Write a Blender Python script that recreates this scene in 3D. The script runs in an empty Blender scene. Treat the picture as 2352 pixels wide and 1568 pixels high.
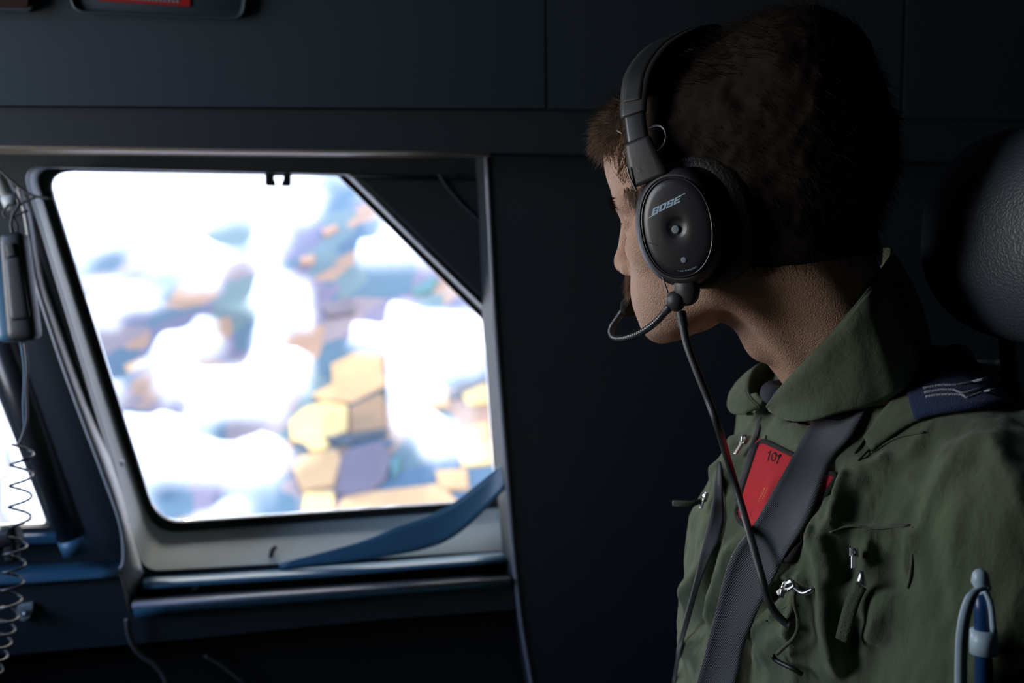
import bpy, math, random
import numpy as np
from mathutils import Vector
from mathutils.geometry import tessellate_polygon
PI = math.pi
R_ = math.radians
random.seed(7)
rng = np.random.default_rng(11)
S = bpy.context.scene
COL = S.collection
# ---------------------------------------------------------------- camera (35 mm lens, looking slightly down)
CAM = np.array([0.0, 0.0, 1.24])
PITCH = math.atan(294 / 2287.0)
FPX = 2287.0                                   # focal length in pixels of the 2352 wide frame
CR = np.array([1.0, 0, 0])
CU = np.array([0, math.sin(PITCH), math.cos(PITCH)])
CF = np.array([0, math.cos(PITCH), -math.sin(PITCH)])
cd = bpy.data.cameras.new('camera')
cam = bpy.data.objects.new('camera', cd)
COL.objects.link(cam)
cam.location = CAM
cam.rotation_euler = (PI / 2 - PITCH, 0, 0)
cd.sensor_width = 36
cd.lens = FPX * 36 / 2352
cd.clip_start = 0.02
cd.clip_end = 400000
cd.dof.use_dof = True
cd.dof.focus_distance = 0.84
cd.dof.aperture_fstop = 4.5
S.camera = cam
# ---------------------------------------------------------------- sky, sun, exposure
# the aircraft is banked: the ground plane and the sky are tilted against the cabin
NG = CR * -0.36 + CU * 1.0 + CF * -((1366) / FPX)
NG = NG / np.linalg.norm(NG)
SKY_LOW = (1.0, 0.88, 0.74)
SKY_MID = (1.0, 0.95, 0.90)
SKY_TOP = (0.10, 0.30, 0.75)
SKY_STRENGTH = 5.3
SUN_STRENGTH = 4.6
w = bpy.data.worlds.new('sky')
S.world = w
w.use_nodes = True
nt = w.node_tree
nt.nodes.clear()
tc = nt.nodes.new('ShaderNodeTexCoord')
dot = nt.nodes.new('ShaderNodeVectorMath'); dot.operation = 'DOT_PRODUCT'
dot.inputs[1].default_value = NG
cr = nt.nodes.new('ShaderNodeValToRGB')
e = cr.color_ramp.elements
e[0].position = 0.0; e[0].color = (*SKY_LOW, 1)
e[1].position = 1.0; e[1].color = (*SKY_TOP, 1)
k = cr.color_ramp.elements.new(0.28); k.color = (*SKY_MID, 1)
bg = nt.nodes.new('ShaderNodeBackground'); bg.inputs[1].default_value = SKY_STRENGTH
wo = nt.nodes.new('ShaderNodeOutputWorld')
nt.links.new(tc.outputs['Generated'], dot.inputs[0])
nt.links.new(dot.outputs['Value'], cr.inputs[0])
nt.links.new(cr.outputs[0], bg.inputs[0])
nt.links.new(bg.outputs[0], wo.inputs[0])
sd = bpy.data.lights.new('sun', 'SUN')
sd.energy = SUN_STRENGTH; sd.angle = R_(0.6); sd.color = (1.0, 0.93, 0.82)
sun = bpy.data.objects.new('sun', sd); COL.objects.link(sun)
sun.rotation_euler = Vector((-0.30, 0.42, -0.85)).to_track_quat('-Z', 'Y').to_euler()
S.view_settings.view_transform = 'Standard'
S.view_settings.look = 'None'
S.view_settings.exposure = 1.2
S.view_settings.gamma = 1.0
S.view_settings.use_curve_mapping = False
S.cycles.max_bounces = 10
S.cycles.diffuse_bounces = 5
S.cycles.glossy_bounces = 4
S.cycles.transparent_max_bounces = 24
S.cycles.sample_clamp_indirect = 6.0
S.cycles.caustics_reflective = False
S.cycles.caustics_refractive = False

# ---------------------------------------------------------------- geometry helpers
def ray(px, py):
    px = np.asarray(px, float); py = np.asarray(py, float)
    d = CF + ((px - 1176) / FPX)[..., None] * CR + ((784 - py) / FPX)[..., None] * CU
    return d
def C(px, py, depth):
    return CAM + ray(px, py) * np.asarray(depth, float)[..., None]
def project(P):
    Q = P - CAM
    d = Q @ CF
    return 1176 + FPX * (Q @ CR) / d, 784 - FPX * (Q @ CU) / d, d
# the cockpit's side wall: a vertical plane turned 13 degrees from the picture plane
WA = R_(13.0)
WP = C(700., 780., 1.5)
WU = np.array([math.cos(WA), math.sin(WA), 0])
WN = np.array([math.sin(WA), -math.cos(WA), 0])     # into the cabin
WV = np.array([0, 0, 1.0])
def W(px, py, off=0.0):
    d = ray(px, py)
    t = ((WP + WN * off - CAM) @ WN) / (d @ WN)
    return CAM + d * np.asarray(t)[..., None]
def Ws(pts, off=0.0):
    a = np.asarray(pts, float)
    if np.ndim(off) == 0:
        return W(a[:, 0], a[:, 1], off)
    return np.array([W(p[0], p[1], o) for p, o in zip(a, off)])

OFF = {}
def link(name, me, mat, parent):
    o = bpy.data.objects.new(name, me)
    COL.objects.link(o)
    if parent is not None:
        o.parent = parent
        OFF[o.name] = OFF.get(parent.name, np.zeros(3))
    else:
        OFF[o.name] = np.zeros(3)
    if mat is not None:
        me.materials.append(mat)
    return o
def mesh(name, V, Fc, mat, parent=None, smooth=True):
    """verts in world metres; stored relative to the root of the thing"""
    off = OFF.get(parent.name, np.zeros(3)) if parent is not None else np.zeros(3)
    V = np.asarray(V, float).reshape(-1, 3) - off
    me = bpy.data.meshes.new(name)
    me.from_pydata(V.tolist(), [], [list(map(int, f)) for f in Fc])
    me.validate()
    if smooth:
        me.polygons.foreach_set('use_smooth', [True] * len(me.polygons))
    me.update()
    return link(name, me, mat, parent)
def root(name, loc, label, cat, group=None):
    o = bpy.data.objects.new(name, None)
    COL.objects.link(o)
    o.empty_display_size = 0.05
    o.location = loc
    OFF[o.name] = np.asarray(loc, float)
    o['label'] = label; o['category'] = cat
    if group: o['group'] = group
    return o
def struct_root(name, loc):
    o = bpy.data.objects.new(name, None); COL.objects.link(o)
    o.location = loc; OFF[o.name] = np.asarray(loc, float); o['kind'] = 'structure'
    return o
def tag(o, label, cat, group=None):
    o['label'] = label; o['category'] = cat
    if group: o['group'] = group
    return o
def struct(o):
    o['kind'] = 'structure'; return o
class MB:
    def __init__(self): self.V = []; self.F = []; self.n = 0
    def add(self, V, Fc):
        V = np.asarray(V, float).reshape(-1, 3)
        self.V.append(V); self.F += [[i + self.n for i in f] for f in Fc]; self.n += len(V)
        return self
    def obj(self, name, mat, parent=None, smooth=True):
        return mesh(name, np.concatenate(self.V), self.F, mat, parent, smooth)
def bevel(o, wd=0.002, seg=2, ang=35):
    m = o.modifiers.new('bevel', 'BEVEL'); m.width = wd; m.segments = seg; m.limit_method = 'ANGLE'; m.angle_limit = R_(ang)
    return o
def solid(o, t, offset=-1):
    m = o.modifiers.new('thickness', 'SOLIDIFY'); m.thickness = t; m.offset = offset
    return o
def frames(P):
    P = np.asarray(P, float); n = len(P)
    T = np.gradient(P, axis=0); T /= np.linalg.norm(T, axis=1)[:, None] + 1e-12
    a = np.array([0, 0, 1.0]) if abs(T[0, 2]) < 0.9 else np.array([1.0, 0, 0])
    N = np.zeros_like(P); N[0] = np.cross(T[0], a); N[0] /= np.linalg.norm(N[0])
    for i in range(1, n):
        v = N[i - 1] - T[i] * (N[i - 1] @ T[i]); N[i] = v / (np.linalg.norm(v) + 1e-12)
    return T, N, np.cross(T, N)
def tube_g(P, r, n=10, cap=True, round_cap=False):
    P = np.asarray(P, float); m = len(P)
    r = np.broadcast_to(np.asarray(r, float), (m,)).copy()
    if round_cap:
        T0 = (P[0] - P[1]) / np.linalg.norm(P[0] - P[1]); T1 = (P[-1] - P[-2]) / np.linalg.norm(P[-1] - P[-2])
        a = [P[0] + T0 * r[0] * math.sin(t) for t in (1.4, 0.9, 0.45)]
        b = [P[-1] + T1 * r[-1] * math.sin(t) for t in (0.45, 0.9, 1.4)]
        ra = [r[0] * math.cos(t) for t in (1.4, 0.9, 0.45)]; rb = [r[-1] * math.cos(t) for t in (0.45, 0.9, 1.4)]
        P = np.vstack([a, P, b]); r = np.concatenate([ra, r, rb]); m = len(P)
    T, N, B = frames(P)
    ang = np.arange(n) * 2 * PI / n
    V = P[:, None] + r[:, None, None] * (np.cos(ang)[None, :, None] * N[:, None] + np.sin(ang)[None, :, None] * B[:, None])
    Fc = []
    for i in range(m - 1):
        for j in range(n):
            Fc.append([i * n + j, i * n + (j + 1) % n, (i + 1) * n + (j + 1) % n, (i + 1) * n + j])
    if cap:
        Fc.append(list(range(n))[::-1]); Fc.append([(m - 1) * n + j for j in range(n)])
    return V.reshape(-1, 3), Fc
def tube(name, P, r, mat, parent=None, n=10, round_cap=False):
    V, Fc = tube_g(P, r, n, True, round_cap)
    return mesh(name, V, Fc, mat, parent)
def spline(P, k=8):
    """Catmull-Rom through the points"""
    P = np.asarray(P, float)
    Q = np.vstack([2 * P[0] - P[1], P, 2 * P[-1] - P[-2]])
    out = []
    for i in range(1, len(Q) - 2):
        for t in np.linspace(0, 1, k, endpoint=False):
            out.append(0.5 * ((2 * Q[i]) + (-Q[i - 1] + Q[i + 1]) * t + (2 * Q[i - 1] - 5 * Q[i] + 4 * Q[i + 1] - Q[i + 2]) * t * t
                              + (-Q[i - 1] + 3 * Q[i] - 3 * Q[i + 1] + Q[i + 2]) * t ** 3))
    out.append(P[-1])
    return np.array(out)
def loft_g(rings, closed=True, cap0=False, cap1=False):
    m = len(rings); n = len(rings[0])
    V = np.concatenate([np.asarray(r, float) for r in rings])
    Fc = []
    for i in range(m - 1):
        for j in range(n if closed else n - 1):
            Fc.append([i * n + j, i * n + (j + 1) % n, (i + 1) * n + (j + 1) % n, (i + 1) * n + j])
    if cap0: Fc.append(list(range(n))[::-1])
    if cap1: Fc.append([(m - 1) * n + j for j in range(n)])
    return V, Fc
def loft(name, rings, mat, parent=None, closed=True, cap0=False, cap1=False, smooth=True):
    V, Fc = loft_g(rings, closed, cap0, cap1)
    return mesh(name, V, Fc, mat, parent, smooth)
def roundpoly(corners, n=7):
    out = []
    m = len(corners)
    for i in range(m):
        p = np.array(corners[i][:2], float); r = corners[i][2] if len(corners[i]) > 2 else 3
        a = np.array(corners[i - 1][:2], float) - p; b = np.array(corners[(i + 1) % m][:2], float) - p
        a /= np.linalg.norm(a); b /= np.linalg.norm(b)
        for t in np.linspace(0, 1, n):
            out.append(p + a * r * (1 - t) ** 2 + b * r * t ** 2)
    return np.array(out)
def plate_g(outer, holes=(), off=0.0, thick=0.02):
    """a slab on the side wall plane cut to a pixel outline, front face at off, thickness away from the cabin"""
    loops = [np.asarray(outer, float)] + [np.asarray(h, float) for h in holes]
    tri = tessellate_polygon([[Vector((p[0], p[1], 0)) for p in L] for L in loops])
    front = np.concatenate([Ws(L, off) for L in loops]); n = len(front)
    V = np.vstack([front, front - WN * thick])
    Fc = []
    for t in tri:
        a, b, c = front[t[0]], front[t[1]], front[t[2]]
        if np.cross(b - a, c - a) @ WN < 0: t = (t[0], t[2], t[1])
        Fc.append(list(t)); Fc.append([t[0] + n, t[2] + n, t[1] + n])
    k = 0
    for L in loops:
        m = len(L)
        for j in range(m):
            a, b = k + j, k + (j + 1) % m
            Fc.append([a, b, b + n, a + n])
        k += m
    return V, Fc
def plate(name, outer, holes, off, thick, mat, parent=None):
    V, Fc = plate_g(outer, holes, off, thick)
    o = mesh(name, V, Fc, mat, parent, False)
    import bmesh
    bm = bmesh.new(); bm.from_mesh(o.data); bmesh.ops.recalc_face_normals(bm, faces=bm.faces); bm.to_mesh(o.data); bm.free()
    return o
def box_g(c, ex, ey, ez):
    c = np.asarray(c, float)
    V = [c + sx * np.asarray(ex) + sy * np.asarray(ey) + sz * np.asarray(ez) for sx in (-1, 1) for sy in (-1, 1) for sz in (-1, 1)]
    return np.array(V), [[0, 1, 3, 2], [4, 6, 7, 5], [0, 4, 5, 1], [2, 3, 7, 6], [0, 2, 6, 4], [1, 5, 7, 3]]
def aabox(name, lo, hi, mat, parent=None):
    lo = np.array(lo, float); hi = np.array(hi, float); h = (hi - lo) / 2
    V, Fc = box_g((lo + hi) / 2, (h[0], 0, 0), (0, h[1], 0), (0, 0, h[2]))
    return mesh(name, V, Fc, mat, parent, False)
# ---------------------------------------------------------------- noise
def _hash(i, j, k):
    h = (i * 374761393 + j * 668265263 + k * 2147483647 + 12345) & 0xFFFFFFFF
    h = ((h ^ (h >> 13)) * 1274126177) & 0xFFFFFFFF
    return ((h ^ (h >> 16)) & 0xFFFF) / 65535.0
def vnoise(P):
    P = np.asarray(P, float)
    I = np.floor(P).astype(np.int64); f = P - I; f = f * f * (3 - 2 * f)
    out = 0
    for a in (0, 1):
        for b in (0, 1):
            for c in (0, 1):
                wgt = (f[:, 0] if a else 1 - f[:, 0]) * (f[:, 1] if b else 1 - f[:, 1]) * (f[:, 2] if c else 1 - f[:, 2])
                out = out + wgt * _hash(I[:, 0] + a, I[:, 1] + b, I[:, 2] + c)
    return out
def fbm(P, oct=4):
    s = 0; a = 0.5; P = np.asarray(P, float).copy()
    for _ in range(oct):
        s = s + a * vnoise(P); P = P * 2.03 + 17.3; a *= 0.5
    return s / (1 - 0.5 ** oct)
# ---------------------------------------------------------------- materials
def mat(name, col, rough=0.5, metal=0.0, spec=0.5, bump=0.0, bscale=200.0, var=0.0, vscale=8.0, coat=0.0, sheen=0.0):
    m = bpy.data.materials.new(name); m.use_nodes = True
    n = m.node_tree; b = n.nodes['Principled BSDF']
    b.inputs['Base Color'].default_value = (*col, 1)
    b.inputs['Roughness'].default_value = rough
    b.inputs['Metallic'].default_value = metal
    b.inputs['Specular IOR Level'].default_value = spec
    b.inputs['Coat Weight'].default_value = coat
    b.inputs['Sheen Weight'].default_value = sheen
    t = n.nodes.new('ShaderNodeTexCoord')
    if bump:
        x = n.nodes.new('ShaderNodeTexNoise'); x.inputs['Scale'].default_value = bscale; x.inputs['Detail'].default_value = 4
        bp = n.nodes.new('ShaderNodeBump'); bp.inputs['Strength'].default_value = bump; bp.inputs['Distance'].default_value = 0.002
        n.links.new(t.outputs['Object'], x.inputs['Vector']); n.links.new(x.outputs[0], bp.inputs['Height']); n.links.new(bp.outputs[0], b.inputs['Normal'])
    if var:
        x = n.nodes.new('ShaderNodeTexNoise'); x.inputs['Scale'].default_value = vscale; x.inputs['Detail'].default_value = 5
        h = n.nodes.new('ShaderNodeMix'); h.data_type = 'RGBA'
        h.inputs[6].default_value = (*[c * (1 - var) for c in col], 1); h.inputs[7].default_value = (*[min(1, c * (1 + var)) for c in col], 1)
        n.links.new(t.outputs['Object'], x.inputs['Vector']); n.links.new(x.outputs[0], h.inputs[0]); n.links.new(h.outputs[2], b.inputs['Base Color'])
    return m
def glass(name, tint=(0.97, 0.985, 0.98)):
    m = bpy.data.materials.new(name); m.use_nodes = True
    n = m.node_tree; n.nodes.clear()
    o = n.nodes.new('ShaderNodeOutputMaterial'); mx = n.nodes.new('ShaderNodeMixShader')
    tr = n.nodes.new('ShaderNodeBsdfTransparent'); tr.inputs[0].default_value = (*tint, 1)
    gl = n.nodes.new('ShaderNodeBsdfGlossy'); gl.inputs['Roughness'].default_value = 0.02
    fr = n.nodes.new('ShaderNodeFresnel'); fr.inputs[0].default_value = 1.25
    n.links.new(fr.outputs[0], mx.inputs[0]); n.links.new(tr.outputs[0], mx.inputs[1]); n.links.new(gl.outputs[0], mx.inputs[2]); n.links.new(mx.outputs[0], o.inputs[0])
    return m
M = {}
M['trim'] = mat('dark_cabin_lining', (0.034, 0.045, 0.056), 0.6, bump=0.15, bscale=600, var=0.08, vscale=3)
M['lining'] = mat('blue_grey_lining', (0.034, 0.054, 0.075), 0.65, bump=0.15, bscale=500, var=0.08, vscale=2)
M['frame'] = mat('grey_painted_frame', (0.50, 0.55, 0.55), 0.42, bump=0.08, bscale=60, var=0.10, vscale=14)
M['frameblue'] = mat('sky_tinted_paint', (0.048, 0.15, 0.25), 0.4, bump=0.06, bscale=60, var=0.08, vscale=10)  # frame paint with blue sky light put into its colour
M['rail'] = mat('rail_highlight', (0.26, 0.27, 0.32), 0.35, spec=0.6)  # edge highlights put into the pale colour of rails and beads
M['rubber'] = mat('black_rubber', (0.012, 0.013, 0.014), 0.55)
M['black'] = mat('black_plastic', (0.018, 0.018, 0.02), 0.42, bump=0.1, bscale=900)
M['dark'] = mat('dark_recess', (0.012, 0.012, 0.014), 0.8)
M['metal'] = mat('bare_metal', (0.55, 0.56, 0.58), 0.3, metal=1.0)
M['glass'] = glass('window_glass')
# ================================================================ the ground and the clouds far below
def ground_hit(px, py, h):
    d = ray(px, py); den = d @ NG
    t = -h / den
    return CAM + d * np.asarray(t)[..., None]
GX = np.cross(NG, CF); GX = -GX / np.linalg.norm(GX)      # along the ground, to the right in view
if GX @ CR < 0: GX = -GX
GY = np.cross(NG, GX)
if GY @ CF < 0: GY = -GY
HG, HC = 1500.0, 900.0
gm = bpy.data.materials.new('farmland'); gm.use_nodes = True
n = gm.node_tree; b = n.nodes['Principled BSDF']; b.inputs['Roughness'].default_value = 0.95; b.inputs['Specular IOR Level'].default_value = 0.05
t = n.nodes.new('ShaderNodeTexCoord'); nz = n.nodes.new('ShaderNodeTexNoise'); nz.inputs['Scale'].default_value = 0.0025
ad = n.nodes.new('ShaderNodeMixRGB'); ad.blend_type = 'ADD'; ad.inputs[0].default_value = 260
v = n.nodes.new('ShaderNodeTexVoronoi'); v.inputs['Scale'].default_value = 0.0042; v.distance = 'CHEBYCHEV'
rp = n.nodes.new('ShaderNodeValToRGB'); rp.color_ramp.interpolation = 'CONSTANT'
cols = [(0.0, (0.0403, 0.0685, 0.1008)), (0.16, (0.0766, 0.0710, 0.1048)), (0.30, (0.1531, 0.1008, 0.0766)), (0.40, (0.0363, 0.0645, 0.0927)), (0.56, (0.1048, 0.0887, 0.1008)), (0.66, (0.0564, 0.0846, 0.0967)), (0.76, (0.0645, 0.0685, 0.1048)), (0.92, (0.1854, 0.1330, 0.0887))]
el = rp.color_ramp.elements
while len(el) > 1: el.remove(el[-1])
el[0].position = 0; el[0].color = (*cols[0][1], 1)
for p_, c_ in cols[1:]:
    q = el.new(p_); q.color = (*c_, 1)
n.links.new(t.outputs['Object'], nz.inputs['Vector']); n.links.new(t.outputs['Object'], ad.inputs[1]); n.links.new(nz.outputs['Color'], ad.inputs[2])
n.links.new(ad.outputs[0], v.inputs['Vector']); n.links.new(v.outputs['Color'], rp.inputs[0]); n.links.new(rp.outputs[0], b.inputs['Base Color'])
# ground disc, gently rolling
foot = CAM - NG * HG
rad = np.concatenate([[0], np.geomspace(300, 180000, 70)]); an = np.linspace(0, 2 * PI, 97)[:-1]
V = [foot]
for r_ in rad[1:]:
    for a_ in an:
        V.append(foot + GX * r_ * math.cos(a_) + GY * r_ * math.sin(a_))
V = np.array(V)
V += NG * (18 * (fbm((V - foot) / 900.0, 3) - 0.5))[:, None]
Fc = [[0, 1 + j, 1 + (j + 1) % 96] for j in range(96)]
for i in range(len(rad) - 2):
    for j in range(96):
        a0 = 1 + i * 96
        Fc.append([a0 + j, a0 + 96 + j, a0 + 96 + (j + 1) % 96, a0 + (j + 1) % 96])
ground = bpy.data.objects.new('ground_root', None)
me = bpy.data.meshes.new('ground'); me.from_pydata((V - foot).tolist(), [], Fc); me.update()
bpy.data.objects.remove(ground)
ground = bpy.data.objects.new('ground', me); COL.objects.link(ground); ground.location = foot; me.materials.append(gm); ground['kind'] = 'structure'
OFF['ground'] = foot
# single fields one can pick out between the clouds: low slabs on the ground
FM = {c: mat('crop_' + c, v_, 0.95, spec=0.05, var=0.22, vscale=0.012) for c, v_ in dict(straw=(0.3041, 0.2281, 0.1056), tan=(0.2450, 0.1605, 0.0887), brown=(0.1309, 0.0887, 0.0575), violet=(0.0718, 0.0643, 0.0828), teal=(0.0422, 0.0887, 0.0972), hedge=(0.0360, 0.0465, 0.0591), pink=(0.1859, 0.1140, 0.0887)).items()}
fields = [('straw', [(664, 968), (700, 935), (745, 922), (797, 930), (797, 985), (760, 1004), (742, 1000), (756, 1018), (742, 1030), (712, 1034), (700, 1018), (668, 1008)]),
          ('brown', [(803, 934), (878, 900), (884, 982), (806, 992)]),
          ('hedge', [(673, 1014), (700, 1020), (712, 1036), (676, 1041)]),
          ('tan', [(760, 836), (820, 806), (872, 812), (884, 884), (812, 922), (740, 918), (716, 905), (764, 880)]),
          ('tan', [(690, 1046), (772, 1030), (782, 1052), (766, 1112), (690, 1124), (672, 1070)]),
          ('violet', [(782, 1050), (800, 1030), (880, 1012), (900, 1050), (884, 1096), (850, 1128), (800, 1136), (770, 1126)]),
          ('straw', [(700, 1130), (766, 1126), (764, 1168), (694, 1176)]),
          ('tan', [(790, 1142), (860, 1128), (1010, 1110), (1050, 1150), (900, 1168), (772, 1172)]),
          ('teal', [(895, 1054), (921, 1050), (912, 1080), (902, 1100)]),
          ('teal', [(945, 662), (992, 636), (1004, 640), (990, 664), (950, 678)]),
          ('pink', [(738, 526), (772, 514), (776, 522), (744, 540)]),
          ('hedge', [(795, 932), (886, 888), (890, 898), (798, 938)]),
          ('hedge', [(806, 996), (886, 984), (888, 994), (812, 1010)]),
          ('hedge', [(740, 1004), (800, 994), (812, 1010), (800, 1022), (760, 1014)]),
          ('tan', [(960, 892), (1024, 884), (1030, 930), (975, 938)]),
          ('straw', [(1062, 902), (1115, 880), (1120, 922), (1070, 926)]),
          ('tan', [(1042, 985), (1118, 968), (1124, 1010), (1050, 1020)]),
          ('tan', [(1000, 1080), (1070, 1076), (1074, 1118), (1010, 1122)]),
          ('straw', [(1050, 1024), (1126, 1012), (1130, 1060), (1060, 1068)]),
          ('hedge', [(1030, 902), (1116, 868), (1118, 878), (1040, 912)]),
          ('pink', [(690, 590), (722, 584), (716, 602), (690, 604)]),
          ('pink', [(520, 600), (560, 588), (566, 594), (524, 606)]),
          ('tan', [(285, 838), (330, 820), (332, 834), (290, 850)]),
          ('violet', [(740, 700), (800, 680), (812, 715), (752, 724)])]
for c_, poly in fields:
    p = np.array(poly, float)
    top = ground_hit(p[:, 0], p[:, 1], HG - 14.0); m_ = len(p)
    V = np.vstack([top, top - NG * 26.0])
    Fc = [list(range(m_))] + [[i, (i + 1) % m_, m_ + (i + 1) % m_, m_ + i] for i in range(m_)]
    mesh('field', V, Fc, FM[c_], ground, False)
# cloud deck: a broken layer with real tops and bases, thinning to nothing at its rims
CX = np.array([100, 175, 250, 325, 400, 475, 550, 625, 700, 775, 850, 925, 1000, 1075, 1150.])
CY = np.arange(400, 1201, 50.)
CV = np.array([[int(c) for c in r_] for r_ in """999999998777777
999999998567777
999988699469999
998665596279988
876799674299988
877669386344567
858964598236556
987447389349876
852377594599996
764565698009984
887469996007543
885359983006453
899897552017964
999999885115983
999999873103542
999755652111222
999856752111222""".split()], float)
def cover(px, py):
    x = np.clip((px - CX[0]) / 75, 0, 13.999); y = np.clip((py - CY[0]) / 50, 0, 15.999)
    i = x.astype(int); j = y.astype(int); fx = x - i; fy = y - j
    fx = fx * fx * (3 - 2 * fx); fy = fy * fy * (3 - 2 * fy)
    return (CV[j, i] * (1 - fx) * (1 - fy) + CV[j, i + 1] * fx * (1 - fy) + CV[j + 1, i] * (1 - fx) * fy + CV[j + 1, i + 1] * fx * fy) / 9
rr = np.geomspace(500, 90000, 430); aa = np.radians(np.linspace(-80, 80, 760))
RR, AA = np.meshgrid(rr, aa, indexing='ij')
cf = CAM - NG * HC
Pc = cf + GY * (RR * np.cos(AA))[..., None] + GX * (RR * np.sin(AA))[..., None]
Pf = Pc.reshape(-1, 3)
lx = (Pf - cf) @ GX; ly = (Pf - cf) @ GY
q = np.stack([lx, ly, 0 * lx], 1)
nz1 = fbm(q * [1, 1.5, 1] / 480.0 + 5.2, 5); nz2 = fbm(q / 190.0 + 91.0, 4); nz3 = fbm(q / 2600.0 + 3.0, 3)
px, py, dd = project(Pf)
inside = (dd > 10) & (px > 60) & (px < 1200) & (py > 330) & (py < 1260)
cv = np.where(inside, cover(px, py), 0.62 + 0.5 * (nz3 - 0.5))
far = np.clip((RR.ravel() - 9000) / 30000, 0, 1)
dens = (cv - 0.55) * 1.6 + np.clip(cv - .8, 0, 1) * 1.2 + (nz1 - 0.5) * 0.95 + (nz2 - 0.5) * 0.60 + far * 0.35
veil = 0.035 + 0.24 * np.clip((RR.ravel() - 1800) / 4500, 0, 1)
thick = np.clip(dens / 0.75, 0, 1.6) + veil
topz = 55 * np.clip(thick - veil, 0, None) * (0.6 + 0.8 * nz2); botz = -28 * thick
nr, na = RR.shape
keep = thick > 0.0
idx = -np.ones(len(Pf), int)
K = keep.reshape(nr, na)
cell = K[:-1, :-1] | K[1:, :-1] | K[:-1, 1:] | K[1:, 1:]
use = np.zeros((nr, na), bool); use[:-1, :-1] |= cell; use[1:, :-1] |= cell; use[:-1, 1:] |= cell; use[1:, 1:] |= cell
ids = np.where(use.ravel())[0]; idx[ids] = np.arange(len(ids))
Vt = Pf[ids] + NG * topz[ids, None]
ci, cj = np.where(cell)
I = (ci * na + cj)
Ft = np.stack([idx[I], idx[I + na], idx[I + na + 1], idx[I + 1]], 1)
me = bpy.data.meshes.new('clouds')
me.vertices.add(len(Vt)); me.vertices.foreach_set('co', (Vt - cf).ravel())
me.loops.add(Ft.size); me.loops.foreach_set('vertex_index', Ft.ravel())
me.polygons.add(len(Ft)); me.polygons.foreach_set('loop_start', np.arange(len(Ft)) * 4); me.polygons.foreach_set('loop_total', np.full(len(Ft), 4))
me.polygons.foreach_set('use_smooth', [True] * len(Ft))
me.update(calc_edges=True)
at = me.attributes.new('thin', 'FLOAT', 'POINT'); at.data.foreach_set('value', thick[ids].astype(np.float32))
cm = bpy.data.materials.new('cloud_vapour'); cm.use_nodes = True
n = cm.node_tree; n.nodes.clear()
o_ = n.nodes.new('ShaderNodeOutputMaterial'); mx = n.nodes.new('ShaderNodeMixShader'); tr = n.nodes.new('ShaderNodeBsdfTransparent')
df = n.nodes.new('ShaderNodeBsdfDiffuse'); df.inputs[0].default_value = (0.40, 0.40, 0.41, 1)
tl = n.nodes.new('ShaderNodeBsdfTranslucent'); tl.inputs[0].default_value = (0.40, 0.40, 0.42, 1)
m2 = n.nodes.new('ShaderNodeMixShader'); m2.inputs[0].default_value = 0.3
av = n.nodes.new('ShaderNodeAttribute'); av.attribute_name = 'thin'
mr = n.nodes.new('ShaderNodeMapRange'); mr.interpolation_type = 'SMOOTHSTEP'; mr.inputs[1].default_value = 0.0; mr.inputs[2].default_value = 0.9
n.links.new(av.outputs['Fac'], mr.inputs[0]); n.links.new(mr.outputs[0], mx.inputs[0])
n.links.new(df.outputs[0], m2.inputs[1]); n.links.new(tl.outputs[0], m2.inputs[2])
n.links.new(tr.outputs[0], mx.inputs[1]); n.links.new(m2.outputs[0], mx.inputs[2]); n.links.new(mx.outputs[0], o_.inputs[0])
clouds = bpy.data.objects.new('clouds', me); COL.objects.link(clouds); clouds.location = cf; me.materials.append(cm)
clouds['kind'] = 'stuff'; clouds['label'] = 'broken white cloud layer over the farmland below the aircraft'; clouds['category'] = 'clouds'

# ================================================================ cockpit shell
X0, X1, Y0, ZC = -1.32, 1.5, -1.05, 1.95
floor = struct(aabox('floor', (X0 - .1, Y0 - .1, -0.06), (X1 + .1, 2.2, 0.0), mat('cabin_floor', (0.04, 0.042, 0.045), 0.8, bump=0.3, bscale=80)))
ceiling = struct(aabox('ceiling', (X0 - .1, Y0 - .1, ZC), (X1 + .1, 2.2, ZC + 0.05), M['lining']))
struct(aabox('wall_back', (X1, Y0 - .1, 0), (X1 + .06, 2.2, ZC), M['trim']))
# front wall with one unseen windscreen opening to the left, sized for its light
def wall_x(name, x0, x1, y0, y1, holes, mt):
    mb = MB()
    ys = sorted({y0, y1, *[h[0] for h in holes], *[h[1] for h in holes]}); zs = sorted({0.0, ZC, *[h[2] for h in holes], *[h[3] for h in holes]})
    for a0, a1 in zip(ys[:-1], ys[1:]):
        for c0, c1 in zip(zs[:-1], zs[1:]):
            if any(h[0] <= a0 and a1 <= h[1] and h[2] <= c0 and c1 <= h[3] for h in holes): continue
            V, Fc = box_g(((x0 + x1) / 2, (a0 + a1) / 2, (c0 + c1) / 2), ((x1 - x0) / 2, 0, 0), (0, (a1 - a0) / 2, 0), (0, 0, (c1 - c0) / 2)); mb.add(V, Fc)
    return struct(mb.obj(name, mt, None, False))
WSH = [(0.52, 1.28, 0.94, 1.91)]
wall_x('wall_front', X0 - .06, X0, Y0 - .1, 2.2, WSH, M['trim'])
for i_, h in enumerate(WSH):
    wr = struct(aabox('window_%d' % (i_ + 3), (X0 - .035, h[0], h[2]), (X0 - .03, h[1], h[3]), M['glass']))
mb = MB()
for lo, hi in (((X0, 0), (X1, ZC)),):
    V, Fc = box_g(((lo[0] + hi[0]) / 2, Y0 - .03, (lo[1] + hi[1]) / 2), ((hi[0] - lo[0]) / 2, 0, 0), (0, .03, 0), (0, 0, (hi[1] - lo[1]) / 2)); mb.add(V, Fc)
struct(mb.obj('wall_left', M['trim'], None, False))

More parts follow.
